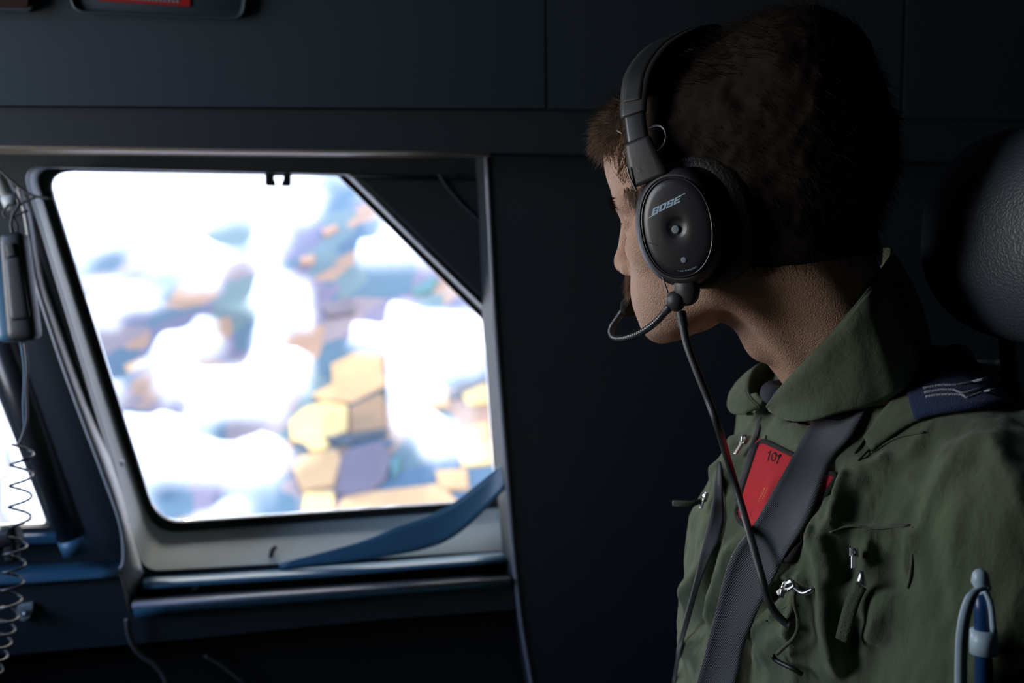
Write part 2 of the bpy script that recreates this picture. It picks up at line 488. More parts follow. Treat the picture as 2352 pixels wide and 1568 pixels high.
# ---------------- the side wall in view
NC = 7
ring0 = roundpoly([(48, 382, 50), (806, 400, 8), (1128, 716, 8), (1154, 1075, 10), (1167, 1264, 10), (330, 1312, 40)], NC)
ring1 = roundpoly([(79, 385, 50), (792, 403, 8), (1122, 731, 8), (1149, 1080, 10), (1152, 1166, 10), (352, 1226, 60)], NC)
ring2 = roundpoly([(106, 393, 62), (776, 404, 8), (1109, 735, 8), (1134, 1076, 8), (1138, 1147, 12), (362, 1199, 62)], NC)
hole2 = roundpoly([(-420, 395, 40), (-190, 395, 40), (118, 1210, 14), (-430, 1226, 30)], NC)
hole2b = roundpoly([(-405, 402, 40), (-200, 402, 40), (108, 1203, 14), (-415, 1218, 30)], NC)
wall_right = struct(plate('wall_right', [(-2600, -900), (3900, -900), (3900, 2600), (-2600, 2600)], [ring0, hole2], 0.0, 0.02, M['trim']))
win = struct_root('window_1', W(700., 1250., -0.10))
def dz(r, o): return o + .050 * np.clip((r[:, 1] - 390) / 830, 0, 1) * min(1, -o / .132)      # the pane leans in at its foot
def WR(r, o): return Ws(r, dz(r, o))
loft('jamb', [Ws(ring0, 0.004), Ws(ring0 * .97 + ring1 * .03, 0.002), WR(ring0 * .35 + ring1 * .65, -0.085), WR(ring0 * .08 + ring1 * .92, -0.128), WR(ring1, -0.132)], M['frame'], win)
loft('gasket', [WR(ring1, -0.132), WR(ring1 * .7 + ring2 * .3, -0.124), WR(ring1 * .5 + ring2 * .5, -0.134), WR(ring1 * .3 + ring2 * .7, -0.128), WR(ring2, -0.142), WR(ring2, -0.150)], M['rubber'], win)
g0 = WR(ring2, -0.144); m_ = len(g0)
mesh('pane', np.vstack([g0, g0 - WN * 0.006]), [list(range(m_)), list(range(m_, 2 * m_))[::-1]] + [[i, (i + 1) % m_, m_ + (i + 1) % m_, m_ + i] for i in range(m_)], M['glass'], win, False)
for p_ in ((130, 645), (279, 1065)):
    c_ = W(*map(float, p_), -0.060); a_ = np.linspace(0, 2 * PI, 13)[:-1]
    r1 = [c_ + WN * .012 + (WU * math.cos(t_) * .5 + WV * math.sin(t_)) * .006 for t_ in a_]; r2 = [c_ - WN * .01 + (WU * math.cos(t_) * .5 + WV * math.sin(t_)) * .006 for t_ in a_]
    loft('rivet', [r2, r1], M['metal'], win, cap1=True)
tube('edge_line', Ws([(808, 404), (960, 556), (1126, 716)], 0.006), 0.0022, M['rail'], win)  # pale bead stands in for the highlight along the diagonal edge
tube('edge_line', Ws([(60, 497), (90, 600), (130, 712), (200, 905), (250, 1070), (292, 1200)], 0.006), 0.0030, M['rubber'], win)
# little pin and catch on the sill
mb = MB(); mb.add(*tube_g([W(617., 1292., -.01), W(626., 1262., -.02), W(634., 1254., -.02)], [.0028, .004, .004], 8)); mb.obj('pin', M['black'], win)
# lower corner gusset (curved blue lip that sweeps up to the right)
up_ = spline(np.array([(1156, 1058), (1133, 1082), (1090, 1117), (1040, 1155), (985, 1183), (920, 1206), (820, 1246), (640, 1294)], float), 6)
lo_ = spline(np.array([(1160, 1118), (1128, 1154), (1086, 1196), (1040, 1234), (985, 1258), (900, 1276), (780, 1291), (640, 1303)], float), 6)
k_ = np.linspace(0, 1, len(up_))
oa = 0.05 * (1 - k_) + 0.006 * k_; ob = 0.066 * (1 - k_) + 0.012 * k_
solid(loft('lip', [Ws(up_ * (1 - t_) + lo_ * t_, oa * (1 - t_) + ob * t_) for t_ in np.linspace(0, 1, 6)], M['frameblue'], win, closed=False), 0.004)
# second window at far left
win2 = struct_root('window_2', W(-150., 1220., -0.05))
loft('jamb', [Ws(hole2, 0.0), Ws(hole2b, -0.05)], M['rubber'], win2)
g0 = Ws(hole2b, -0.048); m_ = len(g0)
mesh('pane', np.vstack([g0, g0 - WN * 0.006]), [list(range(m_)), list(range(m_, 2 * m_))[::-1]] + [[i, (i + 1) % m_, m_ + (i + 1) % m_, m_ + i] for i in range(m_)], M['glass'], win2, False)
bevel(plate('sill', [(-400, 1246), (132, 1229), (136, 1249), (-400, 1268)], [], 0.02, 0.02, M['frameblue'], win2), 0.003)
# window posts and rails are trims
def strip(name, top, bot, o0, o1, mt, thick=0.004, parent=None, sub=5):
    t0 = spline(np.array(top, float), sub) if len(top) > 2 else np.array(top, float); b0 = spline(np.array(bot, float), sub) if len(bot) > 2 else np.array(bot, float)
    o = loft(name, [Ws(t0, o0), Ws(t0 * .5 + b0 * .5, (o0 + o1) / 2), Ws(b0, o1)], mt, parent, closed=False)
    return solid(o, thick, 0)
N_ = [0]
def trim(fn, *a, **k):
    N_[0] += 1
    return struct(fn('trim_%d' % N_[0], *a, **k))
# upper panels with open seams
trim(plate, [(-2600, -900), (1243, -900), (1252, 249), (-2600, 226)], [], 0.122, 0.12, M['lining'])
trim(plate, [(1250, -900), (2104, -900), (2066, 267), (1258, 249)], [], 0.122, 0.12, M['lining'])
trim(plate, [(2113, -900), (3900, -900), (3900, 305), (2074, 268)], [], 0.122, 0.12, M['lining'])
trim(plate, [(-2600, 230), (1258, 254), (3900, 308), (3900, 404), (1130, 351), (0, 335), (-2600, 300)], [], 0.116, 0.004, M['trim'])
trim(strip, [(-2600, 300), (0, 335), (1128, 351)], [(-2600, 322), (0, 352), (1122, 363)], 0.116, 0.0, mat('bright_lip', (0.72, 0.62, 0.54), 0.42, metal=0.7, bump=0.3, bscale=120, var=0.15, vscale=40))  # panel underside, window light on it put into a bright tan metallic
# right hand lining with its two edge rails
edge = [(1112, 352), (1132, 735), (1160, 1060), (1182, 1330), (1220, 1568), (1400, 2600)]
for a_ in (bevel(trim(plate, [(1116, 352), (3900, 404), (3900, 2600), (1404, 2600)] + edge[::-1][1:-1], [], 0.085, 0.085, M['trim']), 0.004),): pass
trim(tube, spline(Ws([(1103, 362), (1121, 735), (1150, 1060), (1172, 1330), (1208, 1568), (1360, 2400)], 0.012), 6), 0.0036, M['rail'])
trim(tube, spline(Ws([(1117, 362), (1137, 735), (1163, 1060), (1186, 1330), (1221, 1568), (1374, 2400)], 0.084), 6), 0.0036, M['rail'])
# triangular corner panel over the window, with its fold line
bevel(trim(plate, [(822, 409), (1106, 414), (1123, 700)], [], 0.012, 0.02, M['trim']), 0.003)
trim(tube, spline(Ws([(1008, 400), (1030, 432), (1066, 474), (1112, 514)], 0.013), 5), 0.0024, M['lining'])
trim(tube, Ws([(800, 404), (1010, 408)], 0.006), 0.0015, M['trim'])
# pale post strip between the windows, ending in a kinked bracket
pl = [(40, 430), (58, 500), (80, 640), (120, 770), (165, 900), (240, 1100), (276, 1205), (283, 1284), (271, 1318), (284, 1370), (292, 1410)]
pr = [(44, 430), (70, 500), (98, 640), (140, 765), (186, 893), (262, 1090), (293, 1200), (322, 1300), (327, 1318), (309, 1375), (300, 1412)]
trim(strip, pl, pr, 0.055, 0.006, mat('pale_post_strip', (0.60, 0.60, 0.62), 0.4))
# sill ledges
trim(strip, [(328, 1326), (700, 1303), (1166, 1270)], [(328, 1350), (700, 1326), (1166, 1288)], 0.004, 0.05, M['frameblue'])
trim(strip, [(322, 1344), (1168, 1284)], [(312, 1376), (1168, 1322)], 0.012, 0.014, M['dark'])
trim(strip, [(310, 1371), (700, 1346), (1172, 1316)], [(304, 1390), (700, 1362), (1174, 1330)], 0.02, 0.085, mat('worn_ledge', (0.20, 0.19, 0.19), 0.5, var=0.2, vscale=30))
trim(tube, Ws([(303, 1391), (700, 1364), (1173, 1331)], 0.087), 0.0036, M['rail'])  # pale bead added as the highlight on the ledge's edge
trim(strip, [(305, 1397), (700, 1370), (1173, 1335)], [(309, 1417), (700, 1387), (1175, 1344)], 0.088, 0.075, M['frameblue'])
# left ledge and the lining below it
trim(strip, [(-900, 1345), (0, 1303), (274, 1287)], [(-900, 1388), (0, 1342), (274, 1324)], 0.03, 0.075, M['frameblue'])
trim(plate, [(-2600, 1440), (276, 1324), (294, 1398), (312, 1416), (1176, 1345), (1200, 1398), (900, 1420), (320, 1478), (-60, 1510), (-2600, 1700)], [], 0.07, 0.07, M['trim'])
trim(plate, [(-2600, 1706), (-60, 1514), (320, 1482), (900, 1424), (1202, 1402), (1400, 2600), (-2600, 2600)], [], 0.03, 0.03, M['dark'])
for o in bpy.data.objects:
    if o.name.startswith('trim_'): o['kind'] = 'structure'
# portals: daylight enters by the real openings
def portal(name, c, nrm, up, sx, sy):
    ld = bpy.data.lights.new(name, 'AREA'); ld.shape = 'RECTANGLE'; ld.size = sx; ld.size_y = sy; ld.cycles.is_portal = True
    o = bpy.data.objects.new(name, ld); COL.objects.link(o)
    z = -Vector(nrm).normalized(); y = Vector(up); x = y.cross(z).normalized(); y = z.cross(x)
    from mathutils import Matrix
    m = Matrix((x, y, z)).transposed().to_4x4(); m.translation = Vector(c); o.matrix_world = m
for h in WSH: portal('window_portal', (X0 - .02, (h[0] + h[1]) / 2, (h[2] + h[3]) / 2), (1, 0, 0), (0, 0, 1), h[1] - h[0], h[3] - h[2])
# ================================================================ signed distance sculpting
def ell(P, c, r):
    q = P - np.asarray(c); r = np.asarray(r, float)
    k0 = np.linalg.norm(q / r, axis=1); k1 = np.linalg.norm(q / (r * r), axis=1)
    return k0 * (k0 - 1) / (k1 + 1e-9)
def cap(P, a, b, ra, rb=None):
    rb = ra if rb is None else rb
    a = np.asarray(a, float); b = np.asarray(b, float); ba = b - a
    t = np.clip(((P - a) @ ba) / (ba @ ba), 0, 1)
    return np.linalg.norm(P - a - t[:, None] * ba, axis=1) - (ra + (rb - ra) * t)
def smin(a, b, k):
    h = np.clip(k - np.abs(a - b), 0, None) / k
    return np.minimum(a, b) - h * h * k / 4
def smax(a, b, k): return -smin(-a, -b, k)
def surfnets(fn, lo, hi, h):
    """naive surface nets, coarse to fine so that only cells near the surface are evaluated"""
    lo = np.asarray(lo, float); n = np.ceil((np.asarray(hi) - lo) / h).astype(int) + 1
    st = 4; n = ((n + st - 1) // st) * st + 1
    g = [lo[i] + h * np.arange(n[i]) for i in range(3)]
    Vv = np.full(n, 1.0)
    gc = [a[::st] for a in g]
    A = np.stack(np.meshgrid(*gc, indexing='ij'), -1).reshape(-1, 3)
    vc = fn(A).reshape([len(a) for a in gc])
    near = np.abs(vc) < h * st * 2.2
    for i in range(3): Vv[:] = np.where(True, Vv, Vv)
    up = np.repeat(np.repeat(np.repeat(vc, st, 0), st, 1), st, 2)[:n[0], :n[1], :n[2]]
    Vv = up.copy()
    nf = np.zeros(n, bool)
    for (i, j, k) in np.argwhere(near):
        nf[max(0, i * st - st):i * st + st + 1, max(0, j * st - st):j * st + st + 1, max(0, k * st - st):k * st + st + 1] = True
    ids = np.argwhere(nf)
    vals = np.empty(len(ids))
    for s in range(0, len(ids), 300000):
        q = ids[s:s + 300000]; vals[s:s + 300000] = fn(lo + q * h)
    Vv[nf] = vals
    Sg = Vv < 0
    c8 = [(a, b, c) for a in (0, 1) for b in (0, 1) for c in (0, 1)]
    def sh(X, o): return X[o[0]:n[0] - 1 + o[0], o[1]:n[1] - 1 + o[1], o[2]:n[2] - 1 + o[2]]
    cnt = sum(sh(Sg, o).astype(int) for o in c8)
    act = (cnt > 0) & (cnt < 8)
    idx = -np.ones(act.shape, int); ca = np.argwhere(act); idx[act] = np.arange(len(ca))
    sm = np.zeros((len(ca), 3)); ct = np.zeros(len(ca))
    for a in c8:
        for ax in range(3):
            if a[ax]: continue
            b = list(a); b[ax] = 1
            va = Vv[ca[:, 0] + a[0], ca[:, 1] + a[1], ca[:, 2] + a[2]]; vb = Vv[ca[:, 0] + b[0], ca[:, 1] + b[1], ca[:, 2] + b[2]]
            m = (va < 0) != (vb < 0); t = np.where(m, va / (va - vb + 1e-12), 0)
            p = np.tile(np.array(a, float), (len(ca), 1)); p[:, ax] += t
            sm += np.where(m[:, None], p, 0); ct += m
    P = lo + h * (ca + sm / ct[:, None])
    Fc = []
    for ax in range(3):
        o1, o2 = [i for i in range(3) if i != ax]
        sl = [slice(1, n[i] - 1) for i in range(3)]; sl[ax] = slice(0, n[ax] - 1)
        sl2 = list(sl); sl2[ax] = slice(1, n[ax])
        A_ = Sg[tuple(sl)]; B_ = Sg[tuple(sl2)]
        e = np.argwhere(A_ != B_); off = np.array([1, 1, 1]); off[ax] = 0
        e = e + off
        flip = Sg[e[:, 0], e[:, 1], e[:, 2]]
        def at(d1, d2):
            q = e.copy(); q[:, o1] += d1; q[:, o2] += d2
            return idx[q[:, 0], q[:, 1], q[:, 2]]
        quad = np.stack([at(-1, -1), at(0, -1), at(0, 0), at(-1, 0)], 1)
        if ax == 1: flip = ~flip
        quad = np.where(flip[:, None], quad, quad[:, ::-1])
        Fc.append(quad)
    Fc = np.concatenate(Fc); Fc = Fc[(Fc >= 0).all(1)]
    return P, Fc
def fast_mesh(name, V, Q, mt, parent):
    off = OFF.get(parent.name, np.zeros(3)) if parent is not None else np.zeros(3)
    me = bpy.data.meshes.new(name)
    me.vertices.add(len(V)); me.vertices.foreach_set('co', (np.asarray(V) - off).ravel())
    Q = np.asarray(Q); k = Q.shape[1]
    me.loops.add(Q.size); me.loops.foreach_set('vertex_index', Q.ravel().astype(np.int32))
    me.polygons.add(len(Q)); me.polygons.foreach_set('loop_start', np.arange(len(Q)) * k); me.polygons.foreach_set('loop_total', np.full(len(Q), k))
    me.polygons.foreach_set('use_smooth', [True] * len(Q)); me.update(calc_edges=True)
    return link(name, me, mt, parent)
def normals(V, Q):
    a = V[Q[:, 0]]; b = V[Q[:, 1]]; c = V[Q[:, 2]]; d = V[Q[:, 3]]
    fn_ = np.cross(c - a, d - b); N = np.zeros_like(V)
    for i in range(4): np.add.at(N, Q[:, i], fn_)
    return N / (np.linalg.norm(N, axis=1)[:, None] + 1e-12)
def smooth_field(V, Q, X, it):
    n = len(V); deg = np.zeros(n)
    E = np.concatenate([Q[:, [0, 1]], Q[:, [1, 2]], Q[:, [2, 3]], Q[:, [3, 0]]])
    np.add.at(deg, E[:, 0], 1); np.add.at(deg, E[:, 1], 1)
    for _ in range(it):
        s = np.zeros_like(X); np.add.at(s, E[:, 0], X[E[:, 1]]); np.add.at(s, E[:, 1], X[E[:, 0]])
        X = 0.5 * X + 0.5 * s / (deg[:, None] if X.ndim == 2 else deg)
    return X

# ---------------------------------------------------------------- frames of the head and the trunk
TH, PH, RO = R_(33), R_(10.5), R_(-3)
HO = CAM + np.array([0.190, 0.897, -0.0065])
def headframe(th, ph, ro):
    c, s = math.cos, math.sin
    f = np.array([-c(th), s(th), 0]); l = np.array([-s(th), -c(th), 0]); u = np.array([0, 0, 1.])
    f2 = f * c(ph) - u * s(ph); u2 = u * c(ph) + f * s(ph)
    return np.stack([f2, l * c(ro) + u2 * s(ro), u2 * c(ro) - l * s(ro)], 1)
HR = headframe(TH, PH, RO)
def H(p): return HO + np.asarray(p, float) @ HR.T
def toH(P): return (P - HO) @ HR
TB = C(1985., 880., 0.93)
TPSI, TREC = R_(18), R_(6)
tf0 = np.array([-math.cos(TPSI), -math.sin(TPSI), 0]); tl = np.array([math.sin(TPSI), -math.cos(TPSI), 0]); u0 = np.array([0, 0, 1.])
tu = u0 * math.cos(TREC) - tf0 * math.sin(TREC); tff = tf0 * math.cos(TREC) + u0 * math.sin(TREC)
TR = np.stack([tff, tl, tu], 1)
def T(p): return TB + np.asarray(p, float) @ TR.T
def toT(P): return (P - TB) @ TR

person = root('person', TB - np.array([0, 0, 0.62]), 'man in an olive flight suit and headset, turned to look out of the window', 'person')
skin = mat('skin', (0.60, 0.37, 0.26), 0.5, spec=0.38, bump=0.8, bscale=750, var=0.14, vscale=160)
skin.node_tree.nodes['Principled BSDF'].inputs['Subsurface Weight'].default_value = 0.12
skin.node_tree.nodes['Principled BSDF'].inputs['Subsurface Radius'].default_value = (0.006, 0.002, 0.001)

NB_TOP = H((-.050, 0, -.03)); NB_BOT = T((-.014, 0, -.02))
NOTCH = T((.072, 0, -.035))
def head_sdf(P):
    q = toH(P); q = q.copy(); side = np.sign(q[:, 1]); q[:, 1] = np.abs(q[:, 1])
    w_ = np.clip((q[:, 0] - .02) / .05, 0, 1); w_ = w_ * w_ * (3 - 2 * w_)
    q[:, 0] += w_ * np.interp(q[:, 2], [-.12, -.02, .03, .09, .13], [.0070, .0085, .0055, .0045, 0])
    d = ell(q, (-.006, 0, .055), (.099, .077, .083))
    d = smin(d, ell(q, (-.045, 0, .03), (.062, .066, .060)), .03)
    d = smin(d, ell(q, (.040, 0, .068), (.062, .062, .060)), .03)
    d = smin(d, ell(q, (.050, 0, -.026), (.046, .052, .058)), .03)            # mid face
    d = smin(d, cap(q, (.003, .050, -.052), (.078, .016, -.084), .017, .014), .025)  # jaw
    d = smin(d, cap(q, (-.002, .060, -.005), (.003, .052, -.052), .015), .02)
    d = smin(d, ell(q, (.055, .030, -.058), (.035, .028, .033)), .03)
    d = smin(d, ell(q, (.060, .046, -.010), (.024, .018, .018)), .02)       # cheekbone
    d = smin(d, cap(q, (.094, .006, .030), (.076, .044, .032), .010, .009), .014)   # brow ridge
    d = smin(d, ell(q, (.075, 0, -.050), (.025, .030, .026)), .02)          # muzzle
    d = smin(d, ell(q, (.080, 0, -.080), (.016, .020, .016)), .018)         # chin
    d = smax(d, -ell(q, (.100, .034, .007), (.020, .017, .012)), .014)      # eye socket
    d = smin(d, cap(q, (.096, 0, .020), (.110, 0, -.016), .0075, .0095), .010)
    d = smin(d, ell(q, (.1115, 0, -.0215), (.0115, .0115, .0105)), .006)       # nose tip
    d = smin(d, ell(q, (.101, .013, -.0265), (.012, .0075, .0085)), .006)
    d = smax(d, -ell(q, (.105, .007, -.0375), (.006, .0035, .005)), .004)
    d = smin(d, cap(q, (.0975, .0, -.0450), (.087, .024, -.0500), .0058, .003), .006)   # lips
    d = smin(d, cap(q, (.0955, .0, -.0565), (.086, .022, -.0535), .0066, .003), .006)
    d = smax(d, -cap(q, (.1065, 0, -.0505), (.088, .026, -.0520), .0022), .004)
    d = smax(d, -ell(q, (.098, 0, -.0675), (.009, .022, .006)), .010)        # fold above the chin
    d = smin(d, cap(q, (.0850, .020, .0135), (.0805, .046, .0110), .0045), .007)  # lids
    d = smin(d, cap(q, (.0835, .022, .000), (.0785, .044, .001), .0034), .005)
    e = smax(ell(q, (-.008, .079, .0), (.019, .009, .032)), -ell(q, (-.004, .088, .004), (.010, .006, .018)), .006)
    d = smin(d, e, .006)                                                     # ear under the cup
    # neck
    d = smin(d, cap(P, NB_TOP, NB_BOT, .060, .060), .035)
    for s in (1, -1):
        d = smin(d, cap(P, H((-.022, s * .058, -.045)), T((.034, s * .018, -.022)), .016, .011), .020)   # sternomastoid
        d = smin(d, cap(P, H((-.075, s * .030, -.035)), T((-.030, s * .070, -.050)), .026, .026), .03)   # trapezius
    d = smin(d, cap(P, H((-.002, 0, -.074)), T((.028, 0, -.006)), .016, .014), .03)   # throat
    d = smin(d, ell(P, H((-.014, 0, -.112)), (.011, .011, .014)), .02)
    c = toT(P)
    d = smin(d, ell(c, (-.01, 0, -.15), (.080, .13, .10)), .04)
    return d
lo = np.minimum(HO - .17, T((0, 0, -.1)) - .19); hi = np.maximum(HO + .17, T((0, 0, -.1)) + .19); lo[2] = TB[2] - .20
hv, hq = surfnets(head_sdf, lo, hi, 0.0026)
body = fast_mesh('body', hv, hq, skin, person)
hn = normals(hv, hq)
# eyes
eye_m = mat('eye_white', (0.45, 0.40, 0.37), 0.12)
iris_m = mat('iris', (0.08, 0.09, 0.08), 0.1)
for s in (1, -1):
    c_ = H((.0670, s * .033, .007)); V, Fc = [], []
    rings = []
    gaze = HR @ np.array([1, 0, -.12]); gaze /= np.linalg.norm(gaze); ax1 = np.cross(gaze, HR[:, 2]); ax1 /= np.linalg.norm(ax1); ax2 = np.cross(ax1, gaze)
    for t_ in np.linspace(.02, PI - .02, 14):
        rings.append([c_ + .0122 * (gaze * math.cos(t_) + math.sin(t_) * (ax1 * math.cos(a_) + ax2 * math.sin(a_))) for a_ in np.linspace(0, 2 * PI, 21)[:-1]])
    ey = loft('eye', rings, eye_m, person, cap0=True, cap1=True)
    rings = [[c_ + gaze * .0122 * math.cos(t_) * 1.02 + .0122 * 1.02 * math.sin(t_) * (ax1 * math.cos(a_) + ax2 * math.sin(a_)) for a_ in np.linspace(0, 2 * PI, 21)[:-1]] for t_ in (.01, .2, .35, .5)]
    loft('iris', rings, iris_m, ey, cap0=True)

# ---------------------------------------------------------------- hair
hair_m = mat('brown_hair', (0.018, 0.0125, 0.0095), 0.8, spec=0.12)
def hair_sdf(P):
    q = toH(P).copy(); q[:, 1] = np.abs(q[:, 1])
    d = ell(q, (-.028, 0, .066), (.114, .083, .086))
    d = smin(d, ell(q, (-.084, 0, .044), (.068, .074, .084)), .03)
    d = smin(d, ell(q, (-.084, 0, .116), (.056, .062, .045)), .03)
    d = smin(d, ell(q, (.058, 0, .095), (.044, .058, .028)), .02)
    d = smin(d, np.maximum(head_sdf(P) - .006, q[:, 0] - .02), .015)
    d = d - .005 * (fbm(q * 70.0, 3) - .5) - .004 * (fbm(q * 160.0, 2) - .5)
    # hairline: forehead, temple, above the ear, nape
    line = np.interp(q[:, 0], [-.12, -.085, -.05, -.02, .015, .030, .045, .06, .085, .13], [-.050, -.048, -.046, -.030, .0, .010, .030, .052, .084, .092])
    d = smax(d, line - q[:, 2], .012)
    return smax(d, -(ell(q, (-.006, 0, .055), (.090, .070, .078))), .01)
lo = HO - .2; hi = HO + .22
kv, kq = surfnets(hair_sdf, lo, hi, 0.0034)
kn = normals(kv, kq)
capd = head_sdf
hb = MB(); hb.add(kv, kq.tolist())
def strands(P, D, L, r, droop, n=4, wob=.15, g=None):
    """tapered three-sided hairs rooted at P, leaving along D, length L, bending by droop"""
    m = len(P); t = np.linspace(0, 1, n)
    D = D / np.linalg.norm(D, axis=1)[:, None]
    side = np.cross(D, rng.normal(size=(m, 3))); side /= np.linalg.norm(side, axis=1)[:, None] + 1e-9
    s2 = np.cross(D, side)
    C_ = P[:, None] + D[:, None] * (L[:, None] * t)[..., None] + droop[:, None] * ((t ** 2)[None, :, None] * L[:, None, None]) + side[:, None] * ((wob * L * rng.normal(size=m))[:, None] * t * t)[..., None]
    rr_ = r * (1 - .8 * t)
    V = []
    for a_ in (0, 2.094, 4.189):
        V.append(C_ + rr_[None, :, None] * (math.cos(a_) * side + math.sin(a_) * s2)[:, None])
    V = np.stack(V, 2).reshape(-1, 3)           # m, n, 3
    base = (np.arange(m) * n * 3)[:, None]
    Q = []
    for i in range(n - 1):
        for j in range(3):
            k = (j + 1) % 3
            Q.append(np.stack([base[:, 0] + i * 3 + j, base[:, 0] + i * 3 + k, base[:, 0] + i * 3 + 3 + k, base[:, 0] + i * 3 + 3 + j], 1))
    return V, np.concatenate(Q)
kh = toH(kv)
nh = kn @ HR
def pick(mask, n):
    ids = np.where(mask)[0]; return rng.choice(ids, min(n, len(ids) * 3))
HV = []; HQ = []; cnt_ = 0
def add_str(P, Dh, L, r, droop_h, n=4, wob=.15):
    global cnt_
    V, Q = strands(P, Dh @ HR.T, L, r, droop_h @ HR.T, n, wob)
    HV.append(V); HQ.append(Q + cnt_); cnt_ += len(V)
out = np.einsum('ij,ij->i', kh - np.array([-.01, 0, .06]), nh) > 0
# top: up and forward; sides and back: down and back
i_ = pick(out & (kh[:, 2] > .11), 2600)
D = nh[i_] * .7 + np.array([.7, 0, .35]) + rng.normal(size=(len(i_), 3)) * .25
add_str(kv[i_] - kn[i_] * .004, D, rng.uniform(.012, .026, len(i_)), .00032, np.tile([.25, 0, -.15], (len(i_), 1)))
i_ = pick(out & (kh[:, 2] <= .12) & (kh[:, 0] < .03), 6500)
D = nh[i_] * .55 + np.array([-.35, 0, -.8]) + rng.normal(size=(len(i_), 3)) * .22
add_str(kv[i_] - kn[i_] * .003, D, rng.uniform(.006, .013, len(i_)), .0003, np.tile([-.1, 0, -.3], (len(i_), 1)))
hb.add(np.concatenate(HV), np.concatenate(HQ).tolist())
hair = hb.obj('hair', hair_m, person)
HV, HQ, cnt_ = [], [], 0
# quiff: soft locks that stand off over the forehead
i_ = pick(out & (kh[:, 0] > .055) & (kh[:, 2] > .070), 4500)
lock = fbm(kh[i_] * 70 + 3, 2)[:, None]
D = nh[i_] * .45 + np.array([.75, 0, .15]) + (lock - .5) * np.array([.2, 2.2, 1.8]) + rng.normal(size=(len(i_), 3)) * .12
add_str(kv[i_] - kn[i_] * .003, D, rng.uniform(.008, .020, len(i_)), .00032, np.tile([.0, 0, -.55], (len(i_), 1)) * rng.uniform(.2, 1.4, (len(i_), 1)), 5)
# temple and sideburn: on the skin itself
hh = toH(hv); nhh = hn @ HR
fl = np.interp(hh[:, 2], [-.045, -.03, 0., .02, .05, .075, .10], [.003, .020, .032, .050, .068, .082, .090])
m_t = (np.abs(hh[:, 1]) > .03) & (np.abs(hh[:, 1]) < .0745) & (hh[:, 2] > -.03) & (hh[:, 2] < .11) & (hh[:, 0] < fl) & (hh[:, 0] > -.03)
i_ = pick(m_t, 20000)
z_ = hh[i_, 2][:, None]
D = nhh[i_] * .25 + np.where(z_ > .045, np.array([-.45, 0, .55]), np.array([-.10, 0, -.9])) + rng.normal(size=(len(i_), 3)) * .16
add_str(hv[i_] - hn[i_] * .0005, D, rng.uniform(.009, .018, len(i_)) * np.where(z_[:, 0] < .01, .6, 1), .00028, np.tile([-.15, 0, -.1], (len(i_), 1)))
fringe_m = mat('lit_tone_hair', (0.15, 0.092, 0.055), 0.5, spec=0.35)  # same hair as the rest, painted lighter where daylight falls on it
fr_ = fast_mesh('fringe', np.concatenate(HV), np.concatenate(HQ), fringe_m, person); fr_['label'] = 'hair at the forehead and temple, its lit tone put into the colour'
# brows
m_b = (np.abs(hh[:, 1]) > .010) & (np.abs(hh[:, 1]) < .050) & (np.abs(hh[:, 2] - (.034 - .12 * np.clip(np.abs(hh[:, 1]) - .034, 0, 1))) < .0055) & (hh[:, 0] > .05)
for s in (1, -1):
    HV, HQ, cnt_ = [], [], 0
    i_ = pick(m_b & (np.sign(hh[:, 1]) == s), 420)
    D = nhh[i_] * .45 + np.array([-.1, s * .7, .15]) + rng.normal(size=(len(i_), 3)) * .22
    add_str(hv[i_] - hn[i_] * .0006, D, rng.uniform(.005, .010, len(i_)), .00026, np.zeros((len(i_), 3)) + [-.2, 0, -.2])
    fast_mesh('eyebrow', np.concatenate(HV), np.concatenate(HQ), hair_m, person)
    HV, HQ, cnt_ = [], [], 0
    t_ = rng.uniform(0, 1, 70); P_ = H(np.stack([.0815 - .008 * t_, s * (.022 + .022 * t_), .0125 - .004 * (2 * t_ - 1) ** 2], 1))
    add_str(P_, np.stack([np.full(70, .9), s * (t_ - .3), np.full(70, -.15)], 1), rng.uniform(.006, .009, 70), .0002, np.tile([0, 0, .6], (70, 1)))
    fast_mesh('eyelashes', np.concatenate(HV), np.concatenate(HQ), hair_m, person)
HV, HQ, cnt_ = [], [], 0
m_m = (np.abs(hh[:, 1]) < .033) & (hh[:, 2] < -.032) & (hh[:, 2] > -.0465 - .25 * np.clip(np.abs(hh[:, 1]) - .018, 0, 1)) & (hh[:, 0] > .064)
i_ = pick(m_m, 1500)
D = nhh[i_] * .7 + np.stack([np.zeros(len(i_)), np.sign(hh[i_, 1]) * .45, np.full(len(i_), -.75)], 1) + rng.normal(size=(len(i_), 3)) * .18
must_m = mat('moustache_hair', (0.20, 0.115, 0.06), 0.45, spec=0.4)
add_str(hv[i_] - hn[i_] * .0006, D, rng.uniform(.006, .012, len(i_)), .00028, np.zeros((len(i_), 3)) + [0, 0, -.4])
fast_mesh('moustache', np.concatenate(HV), np.concatenate(HQ), must_m, person)
